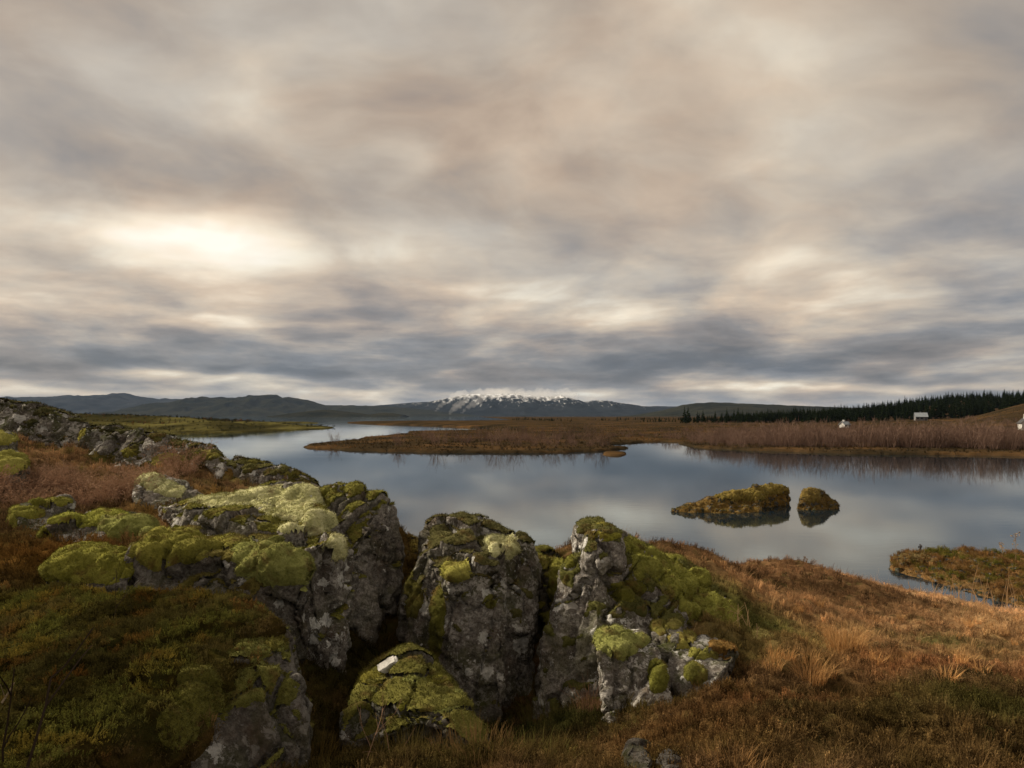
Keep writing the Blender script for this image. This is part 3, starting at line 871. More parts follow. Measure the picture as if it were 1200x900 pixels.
a.data.foreach_set('color', np.concatenate([tc, np.ones((len(tc), 1))], 1).astype(np.float32).ravel())
# rocks in the gap
rock('boulder', 'small brown mossy rock at the top of the gap by the tall wall', 'boulder', [
    (.7, [(456, 636, 10.4), (462, 624, 10.6), (476, 632, 10.6), (492, 637, 10.5), (495, 660, 10), (470, 690, 9.6), (455, 670, 9.8)]),
], [((0.180, 0.138, 0.029), [(484, 640, 12, 7, .06)])], lichen=.3, film=1., bright=.6, seed=26, rough=.7, voxel=.024, auto=.6, auto_col=(.10, .075, .02))

# ------------------------------------------------------------------ islets near
def islet(name, label, hulls, seed, col, extra=()):
    return rock(name, label, 'islet', hulls, extra, auto=1.0, auto_col=col, lichen=.4, film=1, bright=.5, voxel=.07, seed=seed, rough=1.7, auto_min=0.05)


def W3(px, py, Y):   # waterline helper keeps the row as given
    return (px, py, Y)

islet('islet', 'long low mossy islet with a raised right end, the wider of the pair', [
    (2.2, [(786, 599, 42.5), (800, 594, 43), (830, 584, 43.5), (860, 578, 44), (885, 576, 44.5), (895, 590, 43.5), (892, 605, 42), (850, 612, 41), (810, 610, 41.5)], .8),
    (1.6, [(868, 578, 44.5), (885, 570, 45.5), (912, 568, 46.5), (925, 572, 46.5), (926, 592, 46), (905, 596, 45), (880, 596, 44)], .8),
], 31, (.15, .095, .028), [((0.205, 0.157, .040), [(870, 580, 34, 8, .25), (905, 574, 20, 6, .2)]), ((0.150, 0.124, 0.023), [(792, 595, 10, 4, .2)])])
islet('islet', 'short rounded mossy islet with a knob on top, right one of the pair', [
    (1.8, [(930, 600, 43.5), (937, 588, 44), (945, 576, 44.5), (952, 572, 44.8), (962, 577, 44.8), (980, 588, 44.5), (985, 594, 44.2), (975, 604, 43.4), (945, 610, 42.6)], .8),
], 32, (.13, .085, .028), [((0.184, 0.133, .040), [(950, 580, 12, 10, .25)])])
islet('islet', 'grassy islet off the near shore at the right edge with a dark undercut bank', [
    (1.6, [(1042, 668, 26.5), (1045, 655, 27.5), (1060, 648, 28.5), (1090, 645, 29), (1130, 647, 28.5), (1200, 652, 27.5), (1400, 655, 27), (1400, 740, 19.5), (1240, 722, 20.5), (1200, 712, 21.3), (1160, 702, 22.3), (1130, 690, 23.8), (1075, 678, 25.5)], .95, .5),
], 33, (.17, .095, .035), [((0.140, 0.100, .040), [(1070, 655, 26, 8, .15)])])

# ------------------------------------------------------------------ far land
def sdist(x, y, poly):
    """signed distance, positive inside"""
    n = len(poly)
    d = np.full(len(x), 1e9)
    ins = np.zeros(len(x), bool)
    for i in range(n):
        ax, ay = poly[i]
        bx, by = poly[(i + 1) % n]
        ex, ey = bx - ax, by - ay
        wx, wy = x - ax, y - ay
        t = np.clip((wx * ex + wy * ey) / (ex * ex + ey * ey + 1e-9), 0, 1)
        d = np.minimum(d, (wx - ex * t) ** 2 + (wy - ey * t) ** 2)
        c = ((ay > y) != (by > y)) & (x < (bx - ax) * (y - ay) / (by - ay + 1e-12) + ax)
        ins ^= c
    d = np.sqrt(d)
    return np.where(ins, d, -d)


def poly_w(pp):
    return [tuple(PW(px, py))[:2] for px, py in pp]


def land(name, pp, zfun, nu, nv, mat, s0, s1, y0, y1, bank=0.5, nz=1.0):
    poly = poly_w(pp)
    s = np.linspace(s0, s1, nu)
    yy = y0 * (y1 / y0) ** np.linspace(0, 1, nv)
    Sg, Yg = np.meshgrid(s, yy)
    x, y = (Sg * Yg).ravel(), Yg.ravel()
    p = np.stack([x, y, np.zeros_like(x)], 1)
    d = sdist(x, y, poly) + (fbm(p * 0.05, 3, 5) * 2.0 + fbm(p * .4, 2, 6) * .8) * nz
    z = -1.0 + (1.0 + bank) * sstep(-1.2, 0.9, d)
    z = z + np.where(d > 0, zfun(x, y, np.clip(d, 0, None)), 0)
    F = grid_faces(nu, nv)
    keep = (d[F] > -6).any(1)
    F = F[keep]
    used, inv = np.unique(F, return_inverse=True)
    me = mesh_np(name, np.stack([x, y, z], 1)[used], inv.reshape(F.shape), True, mat=mat)
    link(name, me, kind='structure')
    return poly


FARM = simple_mat('sedge_land', (.018, .015, .009), (.040, .028, .015), .09, c3=(.090, .052, .023), coord_scale=(.6, .6, 1), bump=.3)
GREENM = simple_mat('moss_land', (.020, .020, .009), (.045, .040, .015), .06, c3=(.115, .105, .035), coord_scale=(1, .35, 1), bump=.4)

sk_s = np.array([-.5, .25, .44, .5, .575, .625, .69, .75, .875, 1.4])
sk_z = np.array([0, 0, 2.0, 5.5, 12.5, 17, 20.0, 23, 28, 34.0])


def hill_z(x, y):
    s = x / y
    h = np.interp(s, sk_s, sk_z) * sstep(330, 720, y)
    h2 = 13 * sstep(.60, .80, s) * sstep(190, 340, y)
    return np.maximum(h, h2)


def far_z(x, y, d):
    p = np.stack([x, y, np.zeros_like(x)], 1)
    return 0.15 * sstep(0, 8, d) + .25 * sstep(2, 20, d) * (fbm(p * .06, 3, 9) + .3) + .5 * sstep(.0, .3, x / y) * sstep(250, 450, y) + .12 * fbm(p * .5, 2, 4) + hill_z(x, y) * (1 + .08 * fbm(p * .012, 3, 2))


far_poly = land('far_shore', [(354, 524), (365, 526), (400, 528), (450, 529.5), (520, 530.8), (600, 531.5), (670, 530.5), (728, 528), (735, 525), (690, 522), (745, 519.7), (750, 517.6), (775, 517.5), (800, 518), (798, 521),
     (812, 525), (900, 529), (1000, 532), (1100, 533.5), (1200, 535), (1500, 541), (2200, 541), (2200, 488.3), (560, 488.3), (600, 492), (640, 496), (650, 500.5), (630, 503.5), (560, 504.5), (480, 506), (475, 508.5), (430, 513), (400, 518), (360, 521.5)],
     far_z, 520, 420, FARM, -.45, 1.5, 85, 3400, .35)
land('left_peninsula', [(-900, 522), (100, 519), (190, 510), (250, 508.3), (300, 506.5), (350, 504), (382, 502.3), (390, 501), (370, 499.5), (330, 497.5), (290, 494.5), (250, 492), (100, 490.5), (-900, 490.5)],
     lambda x, y, d: sstep(0, 120, d) * 4.5 * sstep(-.15, -.5, x / y) + .6 * sstep(0, 25, d) + sstep(0, 30, d) * 1.6 * (fbm(np.stack([x, y, 0 * x], 1) * .03, 4, 1)) + .25 * fbm(np.stack([x, y, 0 * x], 1) * .25, 2, 1), 420, 260, GREENM, -1.6, -.2, 110, 2000)
land('far_islet', [(405, 495.6), (420, 496.6), (440, 497.5), (475, 498.2), (540, 501), (600, 503), (680, 504), (680, 493.5), (600, 493.5), (540, 494.3), (470, 494.6)],
     lambda x, y, d: .8 * sstep(0, 15, d), 220, 80, FARM, -.3, .15, 260, 1200, .7, .5)
land('small_islet', [(702, 533), (712, 534.6), (730, 534.8), (738, 533), (738, 530.6), (720, 529.6), (703, 530.2)], lambda x, y, d: .08 * sstep(0, 2, d), 60, 60, FARM, .10, .2, 92, 125, .22, .15)
land('low_islet', [(180, 496.3), (240, 497), (300, 496.6), (350, 496.2), (383, 496), (350, 495.6), (260, 495.4), (200, 495.6)], lambda x, y, d: .6 * sstep(0, 10, d), 160, 50, GREENM, -.6, -.2, 420, 900, .6)

# ------------------------------------------------------------------ mountains
def mountain(name, pts, Y, depth, mat, rough, seed, nu=420, nv=70, base=-20, curve=1.0):
    px = np.array([p[0] for p in pts], float)
    hz = H_EYE + (HZ - np.array([p[1] for p in pts])) / FPX * Y
    u = np.linspace(px[0], px[-1], nu)
    v = np.linspace(0, 1, nv)
    U, Vv = np.meshgrid(u, v)
    U, Vv = U.ravel(), Vv.ravel()
    x = (U - 600) / FPX * Y
    h = np.interp(U, px, hz)
    y = Y + (Vv - 1 + .0) * depth
    y = np.where(Vv > .8, Y + (Vv - .8) * depth * 2, Y - (0.8 - Vv) / .8 * depth)
    prof = np.where(Vv < .8, (Vv / .8) ** curve, 1 - (Vv - .8) * 3.2)
    p = np.stack([x, y * 1.0, np.full_like(x, seed)], 1) / (depth * .32)
    rd = fbm(p, 5, seed, .55, ridged=True)
    rough = rough * 1.9
    amp = rough * np.clip(Vv / .8, 0, 1) * np.clip(1 - Vv / .8, 0, 1) * 2.2 + .02
    z = base + (h - base) * prof
    z = z + amp * (h - base) * (rd - .3) * .35 + (Vv > .55) * 0.035 * h * fbm(p * 9, 4, seed, .6)
    me = mesh_np(name, np.stack([x, y, z], 1), grid_faces(nu, nv), True, mat=mat)
    link(name, me, kind='structure')


M_FAR = simple_mat('haze_blue_mountain', (.014, .018, .024), (.030, .034, .040), .004, bump=.3)  # bluish rock: distance haze partly put into the base colour
M_NEAR = simple_mat('dark_moor', (.010, .012, .009), (.028, .028, .018), .006, bump=.3)


def snow_mat():
    m, t = new_mat('snowy_mountain')
    p = t.n('ShaderNodeNewGeometry').outputs['Position']
    z = t.n('ShaderNodeSeparateXYZ', {0: p}).outputs[2]
    n = t.noise(p, .006, 6, .7)
    n4 = t.noise(t.vec('MULTIPLY', p, (1, .3, .35)), .022, 5, .7)
    base = t.ramp(n, [(.35, (.008, .011, .015)), (.65, (.022, .026, .030))])
    s = t.remap(t.math('ADD', z, t.math('MULTIPLY', t.math('SUBTRACT', n4, .5), 600)), 165, 290)
    finish(t, t.mix(s, base, (.75, .78, .82)), .8, spec=0.0)
    return m


mountain('far_mountains', [(-700, 472), (-200, 468), (15, 466), (60, 465), (78, 463), (110, 464.5), (135, 463), (150, 461.5), (165, 465), (190, 468), (215, 467.5), (240, 469), (300, 474), (400, 478), (470, 484), (520, 492)], 9000, 2200, M_FAR, .5, 3)
mountain('left_mountains', [(120, 490), (170, 482), (200, 474), (225, 468.5), (240, 466.5), (255, 465), (285, 467), (300, 464), (312, 463), (325, 462.5), (333, 467), (340, 466), (350, 467), (365, 470), (382, 475), (430, 475.5), (450, 476), (500, 480), (560, 487), (600, 492)], 6500, 1300, M_NEAR, .5, 4)
mountain('snowy_mountain', [(330, 492), (380, 484), (430, 477), (450, 475), (480, 472.5), (510, 470.5), (530, 466), (550, 462), (570, 462.5), (590, 461.5), (610, 463), (625, 464), (640, 465), (655, 464), (667, 466), (677, 469), (683, 471), (700, 469), (720, 472), (740, 474), (745, 476), (800, 476.5), (860, 478), (1000, 480), (1300, 482)], 8000, 1800, snow_mat(), .45, 5, nu=600)
mountain('table_mountain', [(690, 490), (740, 487), (770, 482), (785, 479), (800, 474.5), (815, 472.5), (835, 471.5), (870, 473), (950, 476), (1000, 478), (1060, 480), (1200, 482), (1500, 484)], 4200, 1200, M_NEAR, .3, 6)
mountain('low_hills', [(330, 487), (345, 484), (370, 481), (385, 480), (400, 481.5), (420, 484), (434, 486), (440, 485), (450, 483.5), (460, 484), (475, 486.5)], 3300, 350, M_NEAR, .3, 7, base=-5)


# ------------------------------------------------------------------ plants: meshes
class PB:
    """collects little faces"""
    def __init__(self):
        self.v, self.f, self.c = [], [], []

    def tri(self, a, b, c):
        n = len(self.v)
        self.v += [tuple(a), tuple(b), tuple(c)]
        self.f.append((n, n + 1, n + 2))

    def ribbon(self, pts, w0, w1, side=None):
        pts = [Vector(p) for p in pts]
        if side is None:
            d = pts[-1] - pts[0]
            side = d.cross(Vector((random.gauss(0, 1), random.gauss(0, 1), random.gauss(0, 1)))).normalized()
        L = []
        for i, p in enumerate(pts):
            w = w0 + (w1 - w0) * i / (len(pts) - 1)
            L.append((p - side * w, p + side * w))
        for i in range(len(L) - 1):
            a, b = L[i]
            c, d = L[i + 1]
            self.tri(a, b, d)
            if w1 > 1e-5 or i < len(L) - 2:
                self.tri(a, d, c)

    def mesh(self, name, mat):
        me = mesh_np(name, np.array(self.v), np.array(self.f), False, mat=mat)
        return me


def rv(s=1.0):
    return Vector((random.gauss(0, s), random.gauss(0, s), random.gauss(0, s)))


def grass_tuft(name, mat, n, h, spread, w, lean=.5):
    b = PB()
    for i in range(n):
        a = random.uniform(0, 2 * math.pi)
        r = spread * math.sqrt(random.random())
        p = Vector((math.cos(a) * r, math.sin(a) * r, -.02))
        hh = h * random.uniform(.45, 1.1)
        out = Vector((math.cos(a), math.sin(a), 0)) * hh * random.uniform(.05, lean) + rv(.12 * hh) * Vector((1, 1, 0)).x
        b.ribbon([p, p + out * .35 + Vector((0, 0, hh * .6)), p + out + Vector((0, 0, hh))], w, w * .15)
    return b.mesh(name, mat)


def sprig_clump(name, mat, stems, h, spread, leaf, per):
    b = PB()
    for i in range(stems):
        a = random.uniform(0, 2 * math.pi)
        r = spread * math.sqrt(random.random())
        p = Vector((math.cos(a) * r * .5, math.sin(a) * r * .5, -.02))
        tip = Vector((math.cos(a) * r, math.sin(a) * r, h * random.uniform(.4, 1.0)))
        b.ribbon([p, tip], leaf * .18, leaf * .1)
        for k in range(per):
            q = p.lerp(tip, .3 + .7 * (k + .5) / per)
            d = (rv(1) + Vector((0, 0, .5))).normalized() * leaf * random.uniform(.7, 1.4)
            s = d.cross(rv(1)).normalized() * leaf * .35
            b.tri(q - s, q + s, q + d)
    return b.mesh(name, mat)


STOPS = [(.0, (.45, .42, .38)), (.5, (1.0, 1.0, 1.0)), (1.0, (1.65, 1.55, 1.35))]
PLANT = plant_material('dry_plant', 0, STOPS)
LIB = bpy.data.collections.new('plant_parts')


def lib(name, me):
    o = bpy.data.objects.new(name, me)
    LIB.objects.link(o)
    return o


# names sort in this order, which is the pick order
KINDS_ = [lib('a_grass', grass_tuft('a_grass', PLANT, 22, .15, .05, .0016, .9)),
          lib('b_grass', grass_tuft('b_grass', PLANT, 16, .24, .04, .0014, .6)),
          lib('c_sprig', sprig_clump('c_sprig', PLANT, 12, .08, .07, .012, 7)),
          lib('d_sprig', sprig_clump('d_sprig', PLANT, 10, .11, .06, .014, 7)),
          lib('e_leaf', sprig_clump('e_leaf', PLANT, 12, .045, .07, .013, 5))]


def scatter(name, coll, pts, rots, scales, idx, tint, label, cat, kind='stuff', parent=None):
    me = bpy.data.meshes.new(name)
    me.vertices.add(len(pts))
    me.vertices.foreach_set('co', np.ascontiguousarray(pts, dtype=np.float32).ravel())
    for an, typ, key, arr in (('rot', 'FLOAT_VECTOR', 'vector', rots), ('scl', 'FLOAT', 'value', scales), ('idx', 'INT', 'value', idx)):
        a = me.attributes.new(an, typ, 'POINT')
        a.data.foreach_set(key, np.ascontiguousarray(arr, dtype=np.int32 if typ == 'INT' else np.float32).ravel())
    a = me.attributes.new('tint', 'FLOAT_COLOR', 'POINT')
    a.data.foreach_set('color', np.concatenate([tint, np.ones((len(tint), 1))], 1).astype(np.float32).ravel())
    o = link(name, me, parent, label=label, cat=cat, kind=kind)
    ng = bpy.data.node_groups.new(name, 'GeometryNodeTree')
    ng.interface.new_socket('Geometry', in_out='INPUT', socket_type='NodeSocketGeometry')
    ng.interface.new_socket('Geometry', in_out='OUTPUT', socket_type='NodeSocketGeometry')
    N = ng.nodes
    gi, go = N.new('NodeGroupInput'), N.new('NodeGroupOutput')
    ci = N.new('GeometryNodeCollectionInfo')
    ci.inputs['Collection'].default_value = coll
    ci.inputs['Separate Children'].default_value = True
    ci.inputs['Reset Children'].default_value = True
    m2p = N.new('GeometryNodeMeshToPoints')
    iop = N.new('GeometryNodeInstanceOnPoints')
    iop.inputs['Pick Instance'].default_value = True

    def na(nm, typ):
        n = N.new('GeometryNodeInputNamedAttribute')
        n.data_type = typ
        n.inputs[0].default_value = nm
        return n.outputs[0]
    Lk = ng.links.new
    Lk(gi.outputs[0], m2p.inputs[0])
    Lk(m2p.outputs[0], iop.inputs['Points'])
    Lk(ci.outputs[0], iop.inputs['Instance'])
    Lk(na('idx', 'INT'), iop.inputs['Instance Index'])
    Lk(na('rot', 'FLOAT_VECTOR'), iop.inputs['Rotation'])
    Lk(na('scl', 'FLOAT'), iop.inputs['Scale'])
    Lk(iop.outputs[0], go.inputs[0])
    md = o.modifiers.new('scatter', 'NODES')
    md.node_group = ng
    return o


def rot_up(n, tilt=.25):
    return np.stack([RNG.normal(0, tilt, n), RNG.normal(0, tilt, n), RNG.uniform(0, 6.28, n)], 1)


def gz1(x, y):
    return float(ground_z(np.array([x]), np.array([y]))[0])


def ground_at(px, py, ymin=2.0, ymax=30.0):
    """where the ray through a photo pixel meets the near ground"""
    Y = np.linspace(ymin, ymax, 600)
    x = (px - 600) / FPX * Y
    z = H_EYE - (py - HZ) / FPX * Y
    g = ground_z(x, Y)
    k = np.argmax(g > z)
    return Vector((x[k], Y[k], g[k]))


def build_heath():
    n = 62000
    s = RNG.uniform(-.95, .95, n)
    y = 2.3 * (25 / 2.3) ** (RNG.random(n) ** .85)
    x = s * y
    z = ground_z(x, y)
    sl = np.abs(ground_z(x, y + .1) - z) + np.abs(ground_z(x + .1, y) - z)
    ok = (z > .05) & ~((x / y < -.36) & (y < 5.3)) & ~((x / y < -.52) & (y < 5.8))
    x, y, z = x[ok], y[ok], z[ok]
    n = len(x)
    t = heath_tint(x, y, z)
    t = t * (0.65 + .8 * RNG.random((n, 1)))
    lum = t.sum(1)
    green = t[:, 1] / t[:, 0]
    straw = lum > .75
    r = RNG.random(n)
    idx = np.where(straw, np.where(r < .30, 0, np.where(r < .36, 1, np.where(r < .7, 2, 3))), np.where(r < .10, 0, np.where(r < .13, 1, np.where(r < .56, 2, np.where(r < .8, 3, 4)))))
    dk = RNG.random(n) < .15 + .35 * sstep(.2, .6, fbm(np.stack([x, y, z], 1) * 1.7, 3, 61))
    t[dk] = t[dk] * .45
    sc = RNG.uniform(.6, 1.15, n) * (1 + .035 * np.clip(y - 6, 0, 12)) * np.where(straw, .95, .85)
    scatter('heath', LIB, np.stack([x, y, z], 1), rot_up(n), sc, idx, t, 'low brown and orange heath with dry grass covering the near ground', 'heath')
    # the mound
    q = MV[MF]
    cen = q.mean(1)
    fn = np.cross(q[:, 2] - q[:, 0], q[:, 3] - q[:, 1])
    ar = np.linalg.norm(fn, axis=1) * .5
    nz = fn[:, 2] / (ar * 2 + 1e-9)
    if nz.mean() < 0 and np.abs(nz).max() > 0 and (nz * (cen[:, 2] > np.median(cen[:, 2]))).sum() < 0:
        nz = -nz
    w = ar * (nz > .35) * (cen[:, 1] < 7)
    fi = RNG.choice(len(q), 8500, p=w / w.sum())
    pt = cen[fi] + RNG.normal(0, .006, (len(fi), 3))
    t = heath_tint(pt[:, 0], pt[:, 1], pt[:, 2])
    nn = fbm(pt * 1.6, 3, 44)[:, None]
    t = t * 1.0
    t = t * (1 - sstep(.0, .45, nn)) + np.array((.115, .118, .028)) * sstep(.0, .45, nn)
    t = t + np.array((.05, .012, .0)) * sstep(.1, .4, fbm(pt * 2.7, 3, 47))[:, None]
    t = t * (.6 + .7 * RNG.random((len(fi), 1)))
    r = RNG.random(len(fi))
    idx = np.where(r < .66, 4, np.where(r < .90, 2, np.where(r < .98, 3, 0)))
    scatter('heath_leaves', LIB, pt, rot_up(len(fi), .3), RNG.uniform(.35, .72, len(fi)), idx, t, 'tiny dark green and brown leaves covering the lower left mound', 'heath')
    # islets
    P_, T_ = [], []
    for (o, V, F) in ROCKS:
        if o.get('category') != 'islet':
            continue
        q = V[F]
        cen = q.mean(1)
        fn = np.cross(q[:, 2] - q[:, 0], q[:, 3] - q[:, 1])
        ar = np.linalg.norm(fn, axis=1) * .5
        nz = fn[:, 2] / (ar * 2 + 1e-9)
        sg = 1 if (nz * (cen[:, 2] - cen[:, 2].mean())).sum() > 0 else -1
        w = ar * (sg * nz > .1) * (cen[:, 2] > .08)
        big = cen[:, 1].mean() < 35
        k = 5200 if big else 1500
        fi = RNG.choice(len(q), k, p=w / w.sum())
        P_.append(cen[fi])
        c = np.array((.20, .115, .045) if big else (.13, .085, .030))
        g = np.array((.12, .12, .025))
        m = sstep(-.1, .4, fbm(cen[fi] * .8, 3, 9))[:, None]
        T_.append((c * (1 - m) + g * m) * (.6 + .8 * RNG.random((k, 1))))
    pt, t = np.concatenate(P_), np.concatenate(T_)
    n = len(pt)
    scatter('islet_heath', LIB, pt, rot_up(n), RNG.uniform(1.0, 2.0, n) * np.where(pt[:, 1] > 35, .65, 1), RNG.choice([0, 2, 3, 3], n), t, 'brown and green heath tufts growing on the islets', 'heath')


build_heath()
# scrub on the left peninsula
LPOLY = poly_w([(-900, 522), (100, 519), (190, 510), (250, 508.3), (300, 506.5), (350, 504), (382, 502.3), (390, 501), (370, 499.5), (330, 497.5), (290, 494.5), (250, 492), (100, 490.5), (-900, 490.5)])
PEN = [o for o in COL.objects if o.name == 'left_peninsula'][0]
_v = np.empty(len(PEN.data.vertices) * 3, dtype=np.float32)
PEN.data.vertices.foreach_get('co', _v)
_v = _v.reshape(-1, 3)
_v = _v[(_v[:, 2] > .35) & (_v[:, 1] < 700)]
_i = RNG.choice(len(_v), 9000, p=_v[:, 1] ** 1.2 / (_v[:, 1] ** 1.2).sum())
_p = _v[_i] + RNG.normal(0, 1, (9000, 3)) * np.array([1.5, 1.5, 0])
_n = fbm(_p * np.array([.03, .012, 0]), 3, 21)
_k = _n > -.15
_p, _n = _p[_k], _n[_k]
_t = np.where((_n > .35)[:, None], np.array([[.10, .055, .025]]), np.array([[.026, .028, .012]])) * RNG.uniform(.5, 1.5, (len(_p), 1))
scatter('scrub', LIB, _p, rot_up(len(_p)), RNG.uniform(5, 14, len(_p)) * _p[:, 1] / 300, RNG.choice([2, 3, 4], len(_p)), _t, 'dark low scrub on the mossy peninsula across the water at left', 'scrub')

# ------------------------------------------------------------------ single plants near
def tinted(name, c, k=.25):
    return plant_material(name, 0, [(.0, tuple(v * .5 for v in c)), (.5, c), (1.0, tuple(min(1, v * 1.6) for v in c))], inst=False, transl=k)


STRAW = tinted('straw_grass', (.52, .30, .12))
PALEST = tinted('pale_stalk', (.45, .31, .17))
REDTWIG = tinted('red_twig', (.30, .19, .125), .1)
DARKTWIG = tinted('dark_twig', (.035, .026, .020), .0)
BIRCHM = tinted('birch_twig', (.165, .108, .082), .1)
SPRUCEM = tinted('spruce_needles', (.016, .024, .010), .1)
BARK = simple_mat('bark', (.05, .04, .03), (.12, .10, .08), 8)
BONE = simple_mat('weathered_wood', (.20, .16, .11), (.40, .33, .24), 20)

for (px, py, h, sp, n, lab) in [
    (992, 762, .30, .20, 420, 'wide tussock of bright orange grass, largest and upper one on the right slope'),
    (950, 803, .22, .13, 300, 'small bright straw tussock just above the dark hollow on the right slope'),
    (948, 778, .16, .09, 140, 'thin loose straw tussock between the two bright tussocks'),
    (862, 900, .12, .16, 200, 'orange grass tussock cut by the bottom edge right of centre'),
    (905, 785, .14, .08, 110, 'faint straw tussock left of the bright tussocks'),
    (1165, 700, .30, .45, 300, 'pinkish orange tussock by the water at the foot of the dry stalks')]:
    p = ground_at(px, py)
    link('grass_tussock', grass_tuft('grass_tussock', STRAW, n, h, sp, .0022 * max(1, p.y / 9), .9), label=lab, cat='grass tussock', loc=p)

for i in range(34):
    px, py = random.uniform(900, 1230), random.uniform(708, 800)
    p = ground_at(px, py)
    if i == 0:
        tuftm = [grass_tuft('grass_tuft', STRAW, 70, .16, .07, .003, .9) for _ in range(3)]
    o = link('grass_tuft', random.choice(tuftm), label='small pale straw tuft scattered on the right hand heath slope', cat='grass tuft', group='straw tufts on the right hand slope', loc=p)
    sc = random.uniform(.5, 1.0)
    o.scale = (sc, sc, sc)
    o.rotation_euler = (0, 0, random.uniform(0, 6))

# tall dry stalks by the shore
for (px, py, h, n, sp, lab) in [
    (1158, 712, 1.15, 14, .45, 'bundle of tall pale dry stalks standing before the right hand islet'),
    (1105, 702, .5, 22, .7, 'short pale reed stalks along the water gap before the islet'),
    (1185, 716, .7, 10, .5, 'thin dry stalks at the right edge below the islet'),
    (850, 730, .28, 16, .35, 'thin green grass stalks on the moss slope right of the big rock')]:
    p = ground_at(px, py)
    b = PB()
    for i in range(n):
        q = Vector((random.gauss(0, sp), random.gauss(0, sp * .5), -.05))
        hh = h * random.uniform(.5, 1.05)
        l = rv(.05)
        b.ribbon([q, q + Vector((l.x, 0, hh * .5)), q + Vector((l.x * 3, l.y, hh))], .009 * p.y / 18, .005 * p.y / 18, Vector((1, 0, 0)))
        if random.random() < .5:
            b.ribbon([q + Vector((l.x * 1.5, 0, hh * .6)), q + Vector((l.x * 3 + random.uniform(-.1, .1), 0, hh * .85))], .004, .002, Vector((1, 0, 0)))
    link('dry_stalks', b.mesh('dry_stalks', PALEST), label=lab, cat='dry stalks', loc=p, kind='stuff' if n > 20 else None)

# umbel on the islet
def branch(b, p, d, L, r, depth, spread=.5, kids=3, segs=3):
    pts = [p]
    for i in range(segs):
        d = (d + rv(.10)).normalized()
        p = p + d * L / segs
        pts.append(p)
    b.ribbon(pts, r, r * .55)
    b.ribbon(pts, r, r * .55, (pts[-1] - pts[0]).cross(Vector((0, 1, .2))).normalized())
    if depth > 0:
        for k in range(kids):
            q = pts[random.randint(1, segs)]
            branch(b, q, (d + rv(spread)).normalized(), L * random.uniform(.5, .75), r * .6, depth - 1, spread, kids, segs)


for (px, py, Y, h, lab) in [(1190, 652, 26.5, 1.0, 'tall dry umbel stalk rising against the water from the right islet'), (1078, 646, 28, .35, 'small bare twig bush on the left end of the right islet'), (1174, 650, 27, .5, 'short dry umbel stalk beside the tall one on the right islet')]:
    p = P(px, py + 3, Y)
    b = PB()
    b.ribbon([(0, 0, -.1), (.02, 0, h * .5), (0, 0, h)], .012, .007, Vector((1, 0, 0)))
    for k in range(14):
        z = h * random.uniform(.45, 1)
        a = random.uniform(-1, 1)
        tip = Vector((a * h * .22, random.uniform(-.1, .1), z + h * .12))
        b.ribbon([(0, 0, z), tip], .006, .004, Vector((0, 0, 1)))
        for m in range(4):
            b.tri(tip + rv(.02), tip + rv(.02), tip + rv(.03))
    link('dry_umbel', b.mesh('dry_umbel', DARKTWIG if h < .4 else PALEST), label=lab, cat='dry plant', loc=p)

# reddish dwarf birch brush on the left
def dwarf_bush(w, h, n):
    b = PB()
    for i in range(n):
        a = random.uniform(0, 2 * math.pi)
        r = w * math.sqrt(random.random())
        p = Vector((math.cos(a) * r * .6, math.sin(a) * r * .6, -.05))
        d = Vector((math.cos(a) * .5, math.sin(a) * .5, 1)).normalized()
        L = h * random.uniform(.5, 1.0)
        pts = [p]
        for k in range(3):
            d = (d + rv(.16)).normalized()
            p = p + d * L / 3
            pts.append(p)
        b.ribbon(pts, .0028, .0012)
        for k in range(5):
            q = pts[random.randint(1, 3)]
            dd = (d + rv(.6)).normalized() * L * random.uniform(.15, .35)
            b.ribbon([q, q + dd], .0016, .001)
            for m in range(3):
                e = q + dd * random.uniform(.4, 1)
                b.tri(e + rv(.008), e + rv(.008), e + rv(.008))
    return b


bush_meshes = [dwarf_bush(.42, .42, 130).mesh('dwarf_birch', REDTWIG) for _ in range(3)]
spots_ = []
for i in range(38):
    px = random.uniform(-60, 215)
    py = random.uniform(553, 596) - max(0, px - 150) * .2
    if px < 40 and py < 575:
        py += 15
    p = ground_at(px, py, 6.5, 12)
    if p.y < 6.9:
        continue
    o = link('dwarf_birch', random.choice(bush_meshes), label='low leafless dwarf birch with reddish twigs in the hollow below the left ridge', cat='shrub', group='dwarf birches below the left ridge', loc=p)
    o.rotation_euler = (0, 0, random.uniform(0, 6))
    sc = random.uniform(.55, 1.1)
    o.scale = (sc, sc, sc * random.uniform(.6, 1))

# bare twigs of the foreground
def twig_thing(name, px, py, Y, h, lab, mat, lean, depth=2, r=.004, kids=2, zoff=0.0):
    b = PB()
    branch(b, Vector((0, 0, -.08)), Vector(lean).normalized(), h, r, depth, .35, kids, 4)
    p = P(px, py, Y)
    link(name, b.mesh(name, mat), label=lab, cat='bare twig', loc=p)


